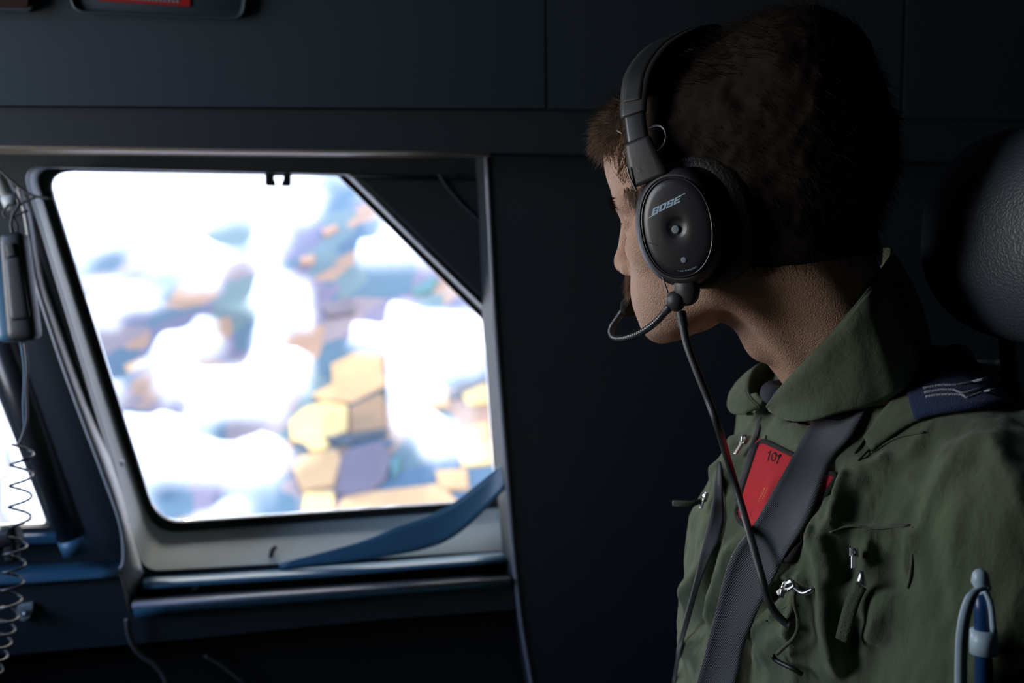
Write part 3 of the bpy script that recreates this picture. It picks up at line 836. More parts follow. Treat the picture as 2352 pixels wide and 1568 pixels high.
# ================================================================ flight suit
def suit_sdf(P):
    c = toT(P).copy()
    sg = c[:, 1] > 0
    a = c.copy(); a[:, 1] = np.abs(a[:, 1])
    d = ell(a, (-.004, 0, -.22), (.122, .185, .22))
    d = smin(d, ell(c, (.036, .075, -.16), (.075, .080, .085)), .05)
    d = smin(d, ell(c, (.026, -.055, -.17), (.075, .070, .085)), .05)
    d = smin(d, ell(a, (.004, 0, -.42), (.124, .160, .19)), .06)
    d = smin(d, ell(a, (.02, 0, -.57), (.135, .180, .11)), .05)
    d = smin(d, cap(c, (-.02, .05, -.045), (-.012, .165, -.070), .058, .060), .05)
    d = smin(d, cap(c, (-.02, -.05, -.045), (-.055, -.155, -.070), .056, .056), .05)
    d = smin(d, cap(a, (-.030, .03, .012), (-.02, .14, -.045), .050, .042), .04)
    d = smin(d, cap(c, (-.012, .185, -.095), (.050, .232, -.36), .074, .062), .035)    # near arm
    d = smin(d, cap(c, (.050, .232, -.36), (.27, .17, -.44), .060, .042), .02)
    d = smin(d, cap(c, (-.055, -.172, -.095), (-.095, -.205, -.36), .064, .058), .035)  # far arm, drawn back
    d = smin(d, cap(c, (-.095, -.205, -.36), (.10, -.20, -.54), .058, .042), .02)
    d = smin(d, cap(a, (.02, .095, -.60), (.46, .12, -.57), .092, .074), .05)          # thigh
    d = smin(d, cap(a, (.46, .12, -.57), (.52, .12, -.98), .072, .058), .03)           # lower leg
    # room for the neck
    d = smax(d, -cap(P, T((0.004, 0, -.045)), T((.0, 0, .12)), .060, .085), .012)
    return d
def grad(fn, P, e=.002):
    g = np.stack([fn(P + e * np.eye(3)[i]) - fn(P - e * np.eye(3)[i]) for i in range(3)], 1)
    return g / (np.linalg.norm(g, axis=1)[:, None] + 1e-9)
def hit(px, py, lift=0.0, fn=suit_sdf, start=.55):
    """where the sight line through a pixel meets the clothing, lifted along the surface normal"""
    px = np.atleast_1d(np.asarray(px, float)); py = np.atleast_1d(np.asarray(py, float))
    d = ray(px, py); t = np.full(len(px), start)
    dl = np.linalg.norm(d, axis=1)
    for _ in range(60):
        v = fn(CAM + d * t[:, None]); t = np.minimum(t + np.clip(v, -.05, .05) / dl * .9, 1.35)
    P = CAM + d * t[:, None]
    return P + grad(fn, P) * lift
lo = T((0, 0, -.5)) - np.array([.55, .35, .62]); hi = T((0, 0, 0)) + np.array([.26, .34, .09])
sv, sq = surfnets(suit_sdf, lo, hi, 0.0042)
sn = normals(sv, sq)
# folds: ridges along lines, then fine crumple that runs across the cloth
FOLDS = [([(1897, 1058), (1882, 1100), (1872, 1165), (1875, 1235), (1890, 1300), (1898, 1375), (1908, 1440), (1928, 1520), (1948, 1568)], 15, .009),
         ([(1918, 1058), (1898, 1135), (1897, 1215), (1902, 1285)], 9, .0045),
         ([(1950, 1076), (1935, 1130), (1918, 1195), (1908, 1240)], 11, .006),
         ([(2005, 1090), (1955, 1140), (1928, 1198), (1913, 1242)], 15, .006),
         ([(1885, 1095), (1888, 1170), (1886, 1250)], 6, -.005),
         ([(1925, 1090), (1910, 1160), (1905, 1230)], 7, -.004),
         ([(2098, 1210), (2095, 1260), (2083, 1335)], 10, .005),
         ([(2055, 1345), (2030, 1405), (2003, 1484)], 28, .007),
         ([(1985, 1400), (1960, 1480), (1962, 1568)], 14, -.005),
         ([(1952, 1480), (1968, 1568)], 10, .005),
         ([(2060, 1050), (2010, 1075), (1960, 1085)], 14, .004),
         ([(1666, 1212), (1641, 1252), (1616, 1313), (1586, 1373), (1581, 1433), (1596, 1494), (1606, 1568)], 11, .007),
         ([(1700, 1230), (1668, 1312), (1646, 1383), (1632, 1440)], 12, .006),
         ([(1655, 1280), (1622, 1372), (1612, 1440)], 9, -.006),
         ([(1711, 1473), (1751, 1423), (1801, 1400)], 10, .006),
         ([(1771, 1323), (1822, 1328), (1872, 1338)], 8, .005),
         ([(1745, 1390), (1790, 1350), (1850, 1345)], 9, -.005),
         ([(1730, 1530), (1790, 1450), (1840, 1440)], 20, .006),
         ([(1670, 920), (1655, 985), (1645, 1050), (1640, 1120)], 11, .005),
         ([(1700, 990), (1680, 1060), (1665, 1140)], 9, .004),
         ([(1780, 990), (1840, 960), (1880, 930)], 14, .005),
         ([(1815, 990), (1850, 975)], 10, .003),
         ([(1900, 1230), (1950, 1217), (2000, 1222), (2068, 1213), (2094, 1220)], 7, .004),
         ([(1905, 1245), (1915, 1300), (1925, 1345)], 10, .005),
         ([(1945, 1230), (1960, 1290), (1945, 1340)], 8, -.004),
         ([(2000, 1240), (1990, 1300)], 9, .004)]
spx, spy, sdp = project(sv)
view = (sv - CAM); view /= np.linalg.norm(view, axis=1)[:, None]
facing = np.clip(-np.einsum('ij,ij->i', view, sn) * 3 + .25, 0, 1) * (sdp < 1.02)
disp = np.zeros(len(sv))
def seg_dist(px, py, L):
    best = np.full(len(px), 1e9); tt = np.zeros(len(px)); L = np.asarray(L, float); n_ = len(L) - 1
    for i in range(n_):
        a, b = L[i], L[i + 1]; ab = b - a
        t = np.clip(((px - a[0]) * ab[0] + (py - a[1]) * ab[1]) / (ab @ ab), 0, 1)
        d = np.hypot(px - a[0] - t * ab[0], py - a[1] - t * ab[1]); m = d < best
        best = np.where(m, d, best); tt = np.where(m, (i + t) / n_, tt)
    return best, tt
for L, wd, hgt in FOLDS:
    d_, t_ = seg_dist(spx, spy, spline(np.array(L, float), 4))
    disp += 1.75 * hgt * np.exp(-(d_ / (1.35 * wd)) ** 2) * np.clip(np.minimum(t_, 1 - t_) * 6, 0.15, 1) * facing
ct = toT(sv)
al = np.stack([ct[:, 0] * 18, ct[:, 1] * 26, ct[:, 2] * 9], 1)
rg = 1 - np.abs(2 * fbm(al + 4, 3) - 1) * 1.6
al2 = np.stack([ct[:, 0] * 55, ct[:, 1] * 55, ct[:, 2] * 30], 1)
rg2 = fbm(al2 + 40, 3) - .5
disp += .0085 * (rg - .45) + .0055 * rg2
def in_poly(px, py, L):
    r = np.zeros(len(px), bool); L = np.asarray(L, float); j = len(L) - 1
    for i in range(len(L)):
        a, b = L[i], L[j]; c = (a[1] > py) != (b[1] > py)
        r ^= c & (px < (b[0] - a[0]) * (py - a[1]) / (b[1] - a[1] + 1e-9) + a[0]); j = i
    return r
for L in ([(1743, 1002), (1915, 1090), (1812, 1298), (1684, 1188)], [(1985, 1000), (2086, 885), (2340, 825), (2350, 930), (2120, 965), (2000, 1040)]):
    d_, _ = seg_dist(spx, spy, L + L[:1]); d_ = np.where(in_poly(spx, spy, L), 0, d_)
    k_ = np.clip(d_ / 30, 0, 1); disp = np.where(sdp < 1.02, disp * (.12 + .88 * k_ * k_ * (3 - 2 * k_)), disp)
sv2 = sv + sn * disp[:, None]
suit_m = mat('olive_cotton', (0.114, 0.142, 0.084), 0.85, spec=0.2, bump=0.55, bscale=1500, var=0.16, vscale=45, sheen=0.25)
suit = fast_mesh('flight_suit', sv2, sq, suit_m, person)
sd_ = suit.modifiers.new('smooth', 'SUBSURF'); sd_.levels = 1; sd_.render_levels = 1
n = suit_m.node_tree; b_ = n.nodes['Principled BSDF']; bp0 = b_.inputs['Normal'].links[0].from_node
tc_ = n.nodes.new('ShaderNodeTexCoord'); mp_ = n.nodes.new('ShaderNodeMapping'); mp_.inputs['Scale'].default_value = (75, 60, 34)
nw = n.nodes.new('ShaderNodeTexNoise'); nw.inputs['Scale'].default_value = 1.0; nw.inputs['Detail'].default_value = 3; nw.inputs['Distortion'].default_value = 0.25
bw = n.nodes.new('ShaderNodeBump'); bw.inputs['Strength'].default_value = .42; bw.inputs['Distance'].default_value = .007
n.links.new(tc_.outputs['Object'], mp_.inputs[0]); n.links.new(mp_.outputs[0], nw.inputs['Vector']); n.links.new(nw.outputs[0], bw.inputs['Height']); n.links.new(bw.outputs[0], bp0.inputs['Normal'])
seam_m = mat('olive_seam', (0.10, 0.125, 0.08), 0.8, bump=0.5, bscale=900)
from mathutils.bvhtree import BVHTree
SB = BVHTree.FromPolygons(sv2.tolist(), sq.tolist())
HB = BVHTree.FromPolygons(hv.tolist(), hq.tolist())
hit0 = hit
def hit(px, py, lift=0.0, tree=None, dflt=.9):
    px = np.atleast_1d(np.asarray(px, float)); py = np.atleast_1d(np.asarray(py, float)); D = ray(px, py); out = []
    for d in D:
        loc, nrm, k, dist = (tree or SB).ray_cast(Vector(CAM), Vector(d).normalized())
        if loc is None: out.append(CAM + d * dflt); continue
        nr = np.array(nrm); nr = -nr if nr @ d > 0 else nr
        out.append(np.array(loc) + nr * lift)
    return np.array(out)
def hitd(px, py, lift):
    """like hit0, but kept on the sight line"""
    px = np.atleast_1d(np.asarray(px, float)); py = np.atleast_1d(np.asarray(py, float))
    return C(px, py, project(hit0(px, py, lift))[2])
def nearest_hit(pts, lift):
    a = np.asarray(pts, float); P = hit(a[:, 0], a[:, 1], 0.0); d = ray(a[:, 0], a[:, 1]); return P - d * (lift + .0004)
def nearest_hit_old(pts, lift):
    """drape a line on the folded cloth"""
    a = np.asarray(pts, float); P = hit(a[:, 0], a[:, 1], 0.0); G = grad(suit_sdf, P); out = []
    for p, g, q in zip(P, G, a):
        m = np.hypot(spx - q[0], spy - q[1]) + (np.linalg.norm(sv - p, axis=1) > .05) * 1e4
        k = np.argsort(m)[:6]; out.append(p + g * (lift + np.mean(disp[k])))
    return np.array(out)
def seam(pts, r=.0011, name='seam', m=None, lift=.0004, parent=None):
    return tube(name, spline(nearest_hit(pts, lift), 5), r, m or seam_m, parent or suit, 6)
for L in ([(1990, 1012), (2040, 978), (2120, 940)], [(2000, 1040), (2060, 1005), (2122, 992)], [(1905, 1222), (1950, 1208), (2010, 1213), (2090, 1206)], [(2096, 1210), (2094, 1290), (2085, 1350)],
          [(1962, 1040), (1985, 1010)], [(1970, 1058), (1998, 1030)], [(1760, 1000), (1740, 1070), (1716, 1160)], [(1712, 1235), (1676, 1320), (1655, 1400)], [(1757, 1425), (1800, 1395), (1830, 1388)], [(1770, 1335), (1820, 1345), (1870, 1360)]):
    seam(L)
# grid draped between two pixel edges
def drape(name, left, right, mt, parent, lift, thick, nu=10, k=8, base_lift=None):
    A = spline(np.array(left, float), k); B = spline(np.array(right, float), k); rows = []
    for i in range(len(A)):
        t = np.linspace(0, 1, nu)[:, None]; q = A[i] * (1 - t) + B[i] * t
        rows.append(hitd(q[:, 0], q[:, 1], lift + .004))
    o = loft(name, rows, mt, parent, closed=False)
    return solid(o, thick, 0)
# red chest patch with black edge
patch_red = mat('red_patch', (0.62, 0.006, 0.022), 0.75, spec=0.25, bump=0.5, bscale=1300, sheen=0.2)
patch_blk = mat('black_thread', (0.016, 0.014, 0.015), 0.8, bump=0.8, bscale=900)
gold = mat('gold_thread', (0.75, 0.26, 0.05), 0.6, bump=0.6, bscale=900)
rp_ = roundpoly([(1743, 1002, 22), (1930, 1092, 10), (1812, 1298, 16), (1684, 1188, 22)], 8)
cpt = rp_.mean(0)
rings = []
for s_ in (1.0, .985, .8, .6, .4, .2, .02):
    q = cpt + (rp_ - cpt) * s_; rings.append(hitd(q[:, 0], q[:, 1], .0100))
pat = loft('patch', rings, patch_red, suit, cap1=True)
solid(pat, .003, 0)
q = cpt + (rp_ - cpt) * .955; e_ = hitd(q[:, 0], q[:, 1], .0112); e_ = np.vstack([e_, e_[:2]])
tube('patch_edge', e_, .0030, patch_blk, suit, 8)
def stroke(name, L, r, mt, lift=.0122, parent=None):
    a = np.asarray(L, float); return tube(name, hitd(a[:, 0], a[:, 1], lift + .0025), r, mt, parent or suit, 6, True)
stroke('numeral', [(1766, 1040), (1771, 1036), (1765, 1057)], .0011, patch_blk)
stroke('numeral', [(1780, 1040), (1784, 1045), (1782, 1056), (1776, 1060), (1773, 1054), (1775, 1043), (1780, 1040)], .0011, patch_blk)
stroke('numeral', [(1788, 1047), (1793, 1044), (1786, 1064)], .0011, patch_blk)
stroke('letter', [(1729, 1172), (1734, 1177), (1731, 1186), (1725, 1184), (1726, 1176), (1729, 1172)], .0009, patch_blk)
for k_ in range(7):
    x, y = 1743 + k_ * 2.6, 1162 - k_ * 5.6
    for s_ in (-1, 1):
        stroke('wreath_leaf', [(x, y), (x + 2 + s_ * 3.5, y - 6), (x + 3 + s_ * 4, y - 11)], [.0004, .0011, .0004], gold)
stroke('wreath_stem', [(1740, 1168), (1750, 1145), (1761, 1124)], .0005, gold)
# front zip
zip_m = mat('zip_tape', (0.035, 0.035, 0.045), 0.8, bump=0.5, bscale=800)
drape('zip_tape', [(1748, 938), (1737, 985), (1722, 1035), (1706, 1090), (1690, 1150)], [(1756, 940), (1745, 988), (1731, 1040), (1714, 1095), (1697, 1153)], zip_m, suit, .004, .002, 4, 5)
def slider(px, py, s=1.0, ang=0.0, lift=.008):
    p = hit(px, py, lift)[0]; g = grad(suit_sdf, p[None])[0]
    dn = C(px + 10 * math.sin(ang), py + 10 * math.cos(ang), 1.0) - C(float(px), float(py), 1.0); dn -= g * (dn @ g); dn /= np.linalg.norm(dn); rt = np.cross(dn, g)
    mb = MB()
    mb.add(*box_g(p, rt * .0042 * s, dn * .005 * s, g * .0018)); mb.add(*box_g(p + dn * .011 * s + g * .001, rt * .0026 * s, dn * .007 * s, g * .0009))
    mb.add(*tube_g([p - dn * .004 * s + g * .002, p + g * .0045, p + dn * .004 * s + g * .002], .0012 * s, 6))
    return bevel(mb.obj('zip_slider', M['metal'], suit, False), .0006)
slider(1724, 1022, 1.0, .25)
slider(1982, 1276, .7, .1); slider(1838, 1352, .8, -1.2, .010); slider(1637, 1146, .7, .5)
# pull tabs and cords of the pockets
tab_m = mat('olive_webbing', (0.075, 0.092, 0.06), 0.85, bump=0.6, bscale=700)
drape('pull_tab', [(1968, 1338), (1942, 1380), (1920, 1462)], [(1990, 1352), (1972, 1392), (1948, 1478)], tab_m, suit, .012, .003, 4, 5)
drape('pull_tab', [(1976, 1310), (1965, 1340)], [(1984, 1312), (1990, 1345)], M['metal'], suit, .013, .002, 3, 3)
q = np.array([(1836, 1362), (1828, 1378), (1826, 1420), (1814, 1450), (1798, 1486)], float)
tube('pull_cord', spline(hit(q[:, 0], q[:, 1], .009), 6), .0016, tab_m, suit, 8)
q = np.array([(1790, 1490), (1800, 1505), (1822, 1522), (1850, 1535)], float)
tube('pull_cord', spline(hit(q[:, 0], q[:, 1], .009), 6), .0022, M['black'], suit, 8)
q = np.array([(1858, 1340), (1848, 1352), (1830, 1358), (1822, 1374)], float)
tube('clip', spline(hit(q[:, 0], q[:, 1], .011), 6), .0020, M['metal'], suit, 8)
p0 = hit(1634, 1152, .006)[0]
tube('pull_tab', [p0, p0 + np.array([-.014, -.002, -.004]), p0 + np.array([-.032, -.004, -.0025])], [.0022, .0032, .0030], tab_m, suit, 8)
# collar: far leaf, back and near leaf
col_m = suit_m
NT = np.array([(1763, 934), (1800, 886), (1850, 832), (1905, 775), (1960, 712), (2010, 648), (2046, 592)], float)
NBm = np.array([(1769, 944), (1815, 966), (1870, 964), (1935, 945), (2015, 925), (2085, 880), (2130, 815)], float)
def near_rows(t, gap):
    q = NT * (1 - t) + NBm * t
    dh = project(hit(q[:, 0], q[:, 1], 0, HB, 2.0))[2]; ds = project(hit(q[:, 0], q[:, 1], 0, None, 2.0))[2]
    d = np.minimum(np.minimum(dh, ds) - gap, np.interp(np.arange(7), [0, 2, 5, 6], [.905, .875, .875, .905]) * (1 - t) + t * np.array([.905, .88, .86, .85, .85, .87, .92]))
    for _ in range(3): d[1:-1] = np.minimum(d[1:-1], .5 * d[1:-1] + .25 * (d[:-2] + d[2:]))
    return C(q[:, 0], q[:, 1], d)
farT = [(2056, 592, .96), (2040, 600, 1.0), (1985, 650, 1.03), (1890, 760, 1.04), (1800, 815, 1.03), (1735, 845, 1.01), (1718, 900, .975), (1745, 936, .955)]
farB = [(2135, 790, .98), (2110, 800, 1.03), (2010, 800, 1.06), (1890, 850, 1.08), (1780, 890, 1.06), (1690, 915, 1.03), (1682, 945, .99), (1730, 950, .96)]
farT = np.array([C(float(a), float(b), c) for a, b, c in farT]); farB = np.array([C(float(a), float(b), c) for a, b, c in farB])
rows = []
for t, g, bl in ((0, .010, 0), (.04, .013, .002), (.2, .014, .006), (.4, .015, .009), (.6, .014, .009), (.8, .011, .006), (.95, .007, .002), (1, .003, 0)):
    fr = farT * (1 - t) + farB * t; ov = fr - T((0, 0, 0)); ov /= np.linalg.norm(ov, axis=1)[:, None]
    rows.append(spline(np.vstack([near_rows(t, g), fr + ov * bl]), 6))
col = loft('collar', rows, suit_m, suit, closed=False)
solid(col, .003, 0)
tube('collar_edge', rows[0], .0019, seam_m, suit, 6)
# navy undershirt ring
ring_ = [T((.010 + .078 * math.cos(a_), .066 * math.sin(a_), -.018)) for a_ in np.linspace(0, 2 * PI, 40)]
navy = mat('navy_cotton', (0.022, 0.024, 0.045), 0.85, bump=0.5, bscale=1200)
tube('undershirt_collar', ring_, .010, navy, person, 10)
# shoulder strap with the rank slide
drape('shoulder_strap', [(1985, 1005), (2040, 930), (2086, 892), (2200, 838), (2330, 826)], [(2000, 1035), (2070, 985), (2120, 960), (2220, 930), (2350, 915)], suit_m, suit, .006, .003, 8, 5)
slide_m = mat('navy_slide', (0.012, 0.028, 0.10), 0.85, bump=0.7, bscale=800, sheen=0.2)
drape('rank_slide', [(2080, 886), (2132, 858), (2215, 840), (2330, 832)], [(2102, 964), (2150, 950), (2230, 938), (2345, 925)], slide_m, suit, .012, .004, 10, 6)
stripe_m = mat('pale_braid', (0.36, 0.37, 0.42), 0.8, bump=0.8, bscale=700)
for L in ([(2120, 891), (2160, 884), (2200, 883), (2234, 876), (2270, 868), (2305, 865)], [(2123, 901), (2160, 895), (2190, 895), (2214, 902), (2250, 892), (2290, 882)], [(2126, 911), (2160, 906), (2207, 906), (2223, 912), (2261, 899), (2288, 894), (2314, 895)]):
    a = np.array(L, float); tube('rank_stripe', spline(hitd(a[:, 0], a[:, 1], .0222), 5), .0012, stripe_m, suit, 6)
# ================================================================ headset
headset = root('headset', H((0, 0, .166)), 'black over-ear aviation headset with boom microphone worn by the man', 'headset')
hs_m = mat('matte_black_shell', (0.042, 0.042, 0.044), 0.42, spec=0.5, bump=0.12, bscale=1500)
hs_plate = mat('satin_black_plate', (0.020, 0.020, 0.023), 0.32, spec=0.5, bump=0.08, bscale=1800)
hs_gloss = mat('gloss_rim', (0.030, 0.032, 0.038), 0.22, spec=0.6, coat=0.3)
leather = mat('black_leatherette', (0.008, 0.0075, 0.008), 0.55, bump=0.5, bscale=400)
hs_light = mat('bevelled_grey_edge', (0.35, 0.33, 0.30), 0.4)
print_m = mat('printed_blue_grey', (0.40, 0.56, 0.70), 0.6)
print_d = mat('printed_dim_grey', (0.20, 0.24, 0.28), 0.6)
def oval(a, b, l, n=56, c=(0.0012, 0.0008), sq=2.15):
    t = np.linspace(0, 2 * PI, n + 1)[:-1]
    x = np.sign(np.cos(t)) * np.abs(np.cos(t)) ** (2 / sq) * a; y = np.sign(np.sin(t)) * np.abs(np.sin(t)) ** (2 / sq) * b
    return np.stack([x + c[0], np.full(n, l), y + c[1]], 1)
def cup(s):
    k = np.array([1, s, 1])
    A, B = .0368, .0482
    rows = [(.034, .044, .086), (.0385, .0495, .087), (A + .0010, B + .0005, .0895), (A + .0010, B + .0005, .0935), (A, B - .0006, .0965), (A - .0042, B - .0048, .1022), (A - .0054, B - .0064, .1026), (A - .0060, B - .0072, .1018), (A - .0064, B - .0078, .0985)]
    sh = loft('ear_cup', [H(oval(a, b, l, c=(.0040 if l < .1 else .0024, .0008)) * k) for a, b, l in rows], hs_m, headset, cap1=True)
    loft('ear_cushion', [H(oval(a, b, l, c=(-.009, .003)) * k) for a, b, l in [(.034, .044, .056), (.044, .053, .058), (.0478, .0565, .066), (.0488, .057, .074), (.0470, .0555, .082), (.043, .052, .0868), (.034, .044, .088)]], leather, headset)
    pl = loft('cover_plate', [H(oval(a, b, l) * k) for a, b, l in [(.0302, .0404, .0975), (.0302, .0404, .1030), (.0297, .0399, .1036), (.024, .033, .1046), (.014, .018, .1051), (.0092, .0092, .1052), (.0086, .0086, .1050), (.0066, .0066, .1040), (.0050, .0050, .1036)]], hs_plate, sh, cap1=True)
    e_ = H(oval(.0300, .0402, .1036) * k); e_ = np.vstack([e_, e_[:2]])
    tube('rim_bead', e_, .0009, hs_gloss, sh, 8)
    return sh, pl
shellL, plateL = cup(1); shellR, plateR = cup(-1)
def disc(name, c, r, l0, l1, mt, parent):
    t = np.linspace(0, 2 * PI, 29)[:-1]
    rg_ = lambda rr_, l: H(np.stack([c[0] + rr_ * np.cos(t), np.full(28, l), c[1] + rr_ * np.sin(t)], 1))
    return loft(name, [rg_(r, l0), rg_(r, l1), rg_(r * .8, l1 + .0002)], mt, parent, cap1=True)
def onplate(px, py, l=.1052):
    """point of the cover plate under a pixel, in head coordinates"""
    d = ray(np.atleast_1d(np.asarray(px, float)), np.atleast_1d(np.asarray(py, float)))
    dl = d @ HR; o = (CAM - HO) @ HR
    t = (l - o[1]) / dl[:, 1]
    return o + dl * t[:, None]
q = onplate(1551, 527)[0]
disc('pivot_screw', (q[0], q[2]), .0034, .1030, .1050, print_d, shellL)
q = onplate(1571, 597, .1045)[0]
disc('small_screw_ring', (q[0], q[2]), .0036, .1035, .1046, hs_gloss, shellL)
disc('small_screw', (q[0], q[2]), .0025, .1040, .1050, print_d, shellL)
# printed word on the plate, drawn in slanted block strokes
def crop(x, y): return 1300 + x / 3.564, 380 + y / 3.564
def printed(name, quads, mt, l=.1056, th=.0003):
    mb = MB()
    for qd in quads:
        a = np.array([crop(*p) for p in qd]); P = onplate(a[:, 0], a[:, 1], l)
        r2 = ((P[:, 0] - .0012) / .0297) ** 2 + ((P[:, 2] - .0008) / .0399) ** 2
        P[:, 1] = .1053 - .0014 * np.clip(r2, 0, 1.2) + th
        P2 = P.copy(); P2[:, 1] -= .0012
        m_ = len(P); mb.add(np.vstack([H(P), H(P2)]), [list(range(m_))] + [[i, (i + 1) % m_, m_ + (i + 1) % m_, m_ + i] for i in range(m_)])
    return mb.obj(name, mt, shellL, False)
o_, e1, e2 = np.array([697., 412.]), np.array([60., -29.0]), np.array([13., -60.])
def L_(i, rects):
    out = []
    for x0, y0, x1, y1 in rects:
        out.append([o_ + e1 * (i + x * .90) + e2 * y for x, y in ((x0, y0), (x1, y0), (x1, y1), (x0, y1))])
    return out
hb_ = .21; vb = .32
printed('letter', L_(0, [(0, 0, vb, 1), (1 - vb, .03, 1, .47), (1 - vb, .53, 1, .97), (vb, 0, 1 - vb, hb_), (vb, .43, 1 - vb, .57), (vb, 1 - hb_, 1 - vb, 1)]), print_m)
printed('letter', L_(1, [(0, .02, vb, .98), (1 - vb, .02, 1, .98), (vb, 0, 1 - vb, hb_), (vb, 1 - hb_, 1 - vb, 1)]), print_m)
printed('letter', L_(2, [(0, 0, 1, hb_), (0, .42, 1, .60), (0, 1 - hb_, 1, 1), (0, .60, vb, 1 - hb_), (1 - vb, hb_, 1, .42), (0, hb_, vb, .30), (1 - vb, .70, 1, 1 - hb_)]), print_m)
printed('letter', L_(3, [(0, 0, vb, 1), (vb, 0, 1.02, hb_), (vb, .42, .9, .60), (vb, 1 - hb_, 1.02, 1)]), print_m)
printed('logo_line', [[(659, 436), (662, 440), (700, 418), (752, 390), (752, 386), (697, 412)]], print_m)
printed('logo_line', [[(905, 256), (906, 262), (974, 231), (973, 225)]], print_m)
# small curved lettering below
def glyph(ch, size):
    c = bpy.data.curves.new('glyph', 'FONT'); c.body = ch; c.size = size; c.resolution_u = 2; c.extrude = 0
    o = bpy.data.objects.new('glyph', c); COL.objects.link(o)
    bpy.context.view_layer.update()
    me = bpy.data.meshes.new_from_object(o.evaluated_get(bpy.context.evaluated_depsgraph_get()))
    V = np.array([v.co[:2] for v in me.vertices]).reshape(-1, 2); Fc = [list(p.vertices) for p in me.polygons]; adv = o.dimensions.x
    bpy.data.objects.remove(o); bpy.data.curves.remove(c); bpy.data.meshes.remove(me)
    return V, Fc, adv
def lettering(text, base, size_px, spacing, l, mt, parent, mapf=crop):
    B = spline(np.array(base, float), 12); sl = np.concatenate([[0], np.cumsum(np.linalg.norm(np.diff(B, axis=0), axis=1))]); x = 0
    for ch in text:
        if ch == ' ': x += size_px * .32; continue
        V, Fc, adv = glyph(ch, size_px)
        if len(V) == 0: continue
        V[:, 0] -= V[:, 0].min()
        s_ = x + V[:, 0].max() / 2
        c_ = np.array([np.interp(s_, sl, B[:, 0]), np.interp(s_, sl, B[:, 1])]); c2 = np.array([np.interp(s_ + 4, sl, B[:, 0]), np.interp(s_ + 4, sl, B[:, 1])])
        tx = (c2 - c_) / (np.linalg.norm(c2 - c_) + 1e-9); ty = np.array([tx[1], -tx[0]])
        Q = c_ + (V[:, :1] - V[:, 0].max() / 2) * tx + V[:, 1:] * ty
        a = np.array([mapf(*p) for p in Q]); P = onplate(a[:, 0], a[:, 1], l)
        if l > .104:
            r2 = ((P[:, 0] - .0012) / .0297) ** 2 + ((P[:, 2] - .0008) / .0399) ** 2; P[:, 1] = .1054 - .0014 * np.clip(r2, 0, 1.2)
        mesh('letter', H(P), Fc, mt, parent, False)
        x += V[:, 0].max() + spacing
lettering('A20 Aviation', [(908, 866), (960, 869), (1020, 857), (1082, 826)], 26, 4.2, .1055, print_m, shellL)
printed('plate_seam', [[(672, 634), (740, 655), (850, 660), (850, 657), (740, 651), (672, 629)]], M['dark'])
# headband: yoke, slider, slotted band
band = np.array([(.019, .1000, .042), (.024, .099, .072), (.026, .095, .092), (.0265, .089, .109), (.023, .077, .133), (.014, .053, .153), (.001, .026, .1635), (-.009, 0, .1665)])
band = np.vstack([band, band[:-1][::-1] * [1, -1, 1]])
BS = spline(band, 10)
def sweep_band(i0, i1, hw, th, name, mt, parent=None, lift=0.0, off=0.0, shift=0.0):
    P = BS[i0:i1]; Tn = np.gradient(P, axis=0); Tn /= np.linalg.norm(Tn, axis=1)[:, None]
    Wd = np.tile(np.array([1.0, 0, 0]), (len(P), 1)); Wd -= Tn * np.einsum('ij,ij->i', Wd, Tn)[:, None]; Wd /= np.linalg.norm(Wd, axis=1)[:, None]
    Nn = np.cross(Wd, Tn); Nn *= np.sign(np.einsum('ij,ij->i', Nn, P - np.array([0, 0, .05])))[:, None]
    hw = np.broadcast_to(hw, (len(P),))[:, None]
    P = P + Nn * lift + Wd * shift
    prof = [(-1, 0), (-.96, .7), (-.6, 1), (.6, 1), (.96, .7), (1, 0), (.9, -1), (-.9, -1)]
    rings = [H(P + Wd * hw * a + Nn * th * b) for a, b in prof]
    R = np.stack(rings, 1)
    return loft(name, list(R), mt, parent or headset, cap0=True, cap1=True)
nB = len(BS)
sweep_band(24, nB - 24, np.interp(np.linspace(-1, 1, nB - 48), [-1, -.8, 0, .8, 1], [.0118, .0128, .0165, .0128, .0118]), .0022, 'headband', hs_m)
sweep_band(30, nB - 30, .0085, .0008, 'headband_slot', M['rubber'], None, .0022, 0, .0005)
sweep_band(34, nB - 34, .014, .0055, 'headband_pad', leather, None, -.0065)
for a_, b_ in ((12, 32), (nB - 32, nB - 12)):
    sweep_band(a_, b_, .0100, .0017, 'slider', hs_plate, None, -.0012)
yokes = []
for a_, b_ in ((0, 13), (nB - 13, nB)):
    hwv = np.linspace(.0175, .0118, 13) if a_ == 0 else np.linspace(.0118, .0175, 13)
    yokes.append(sweep_band(a_, b_, hwv, .0022, 'yoke', hs_m))
# pale front edges of yoke and slider
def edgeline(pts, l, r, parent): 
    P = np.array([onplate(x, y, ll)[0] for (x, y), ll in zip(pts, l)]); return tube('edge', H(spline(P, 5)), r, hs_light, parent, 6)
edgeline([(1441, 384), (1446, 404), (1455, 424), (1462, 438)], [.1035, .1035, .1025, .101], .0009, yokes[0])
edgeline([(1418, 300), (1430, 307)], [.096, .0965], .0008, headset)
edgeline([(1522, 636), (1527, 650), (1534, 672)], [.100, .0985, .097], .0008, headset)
lettering('L', [(1464, 394), (1474, 389), (1484, 384)], 15, 1, .1042, print_d, yokes[0], lambda x, y: (x, y))
# cable loop at the slider
q = np.array([(1494, 292), (1510, 288), (1524, 294), (1530, 310), (1526, 330), (1512, 347)], float)
P = np.array([onplate(x, y, l)[0] for (x, y), l in zip(q, (.090, .096, .099, .099, .098, .092))])
tube('wire_loop', H(spline(P, 6)), .0011, hs_gloss, headset, 8, True)
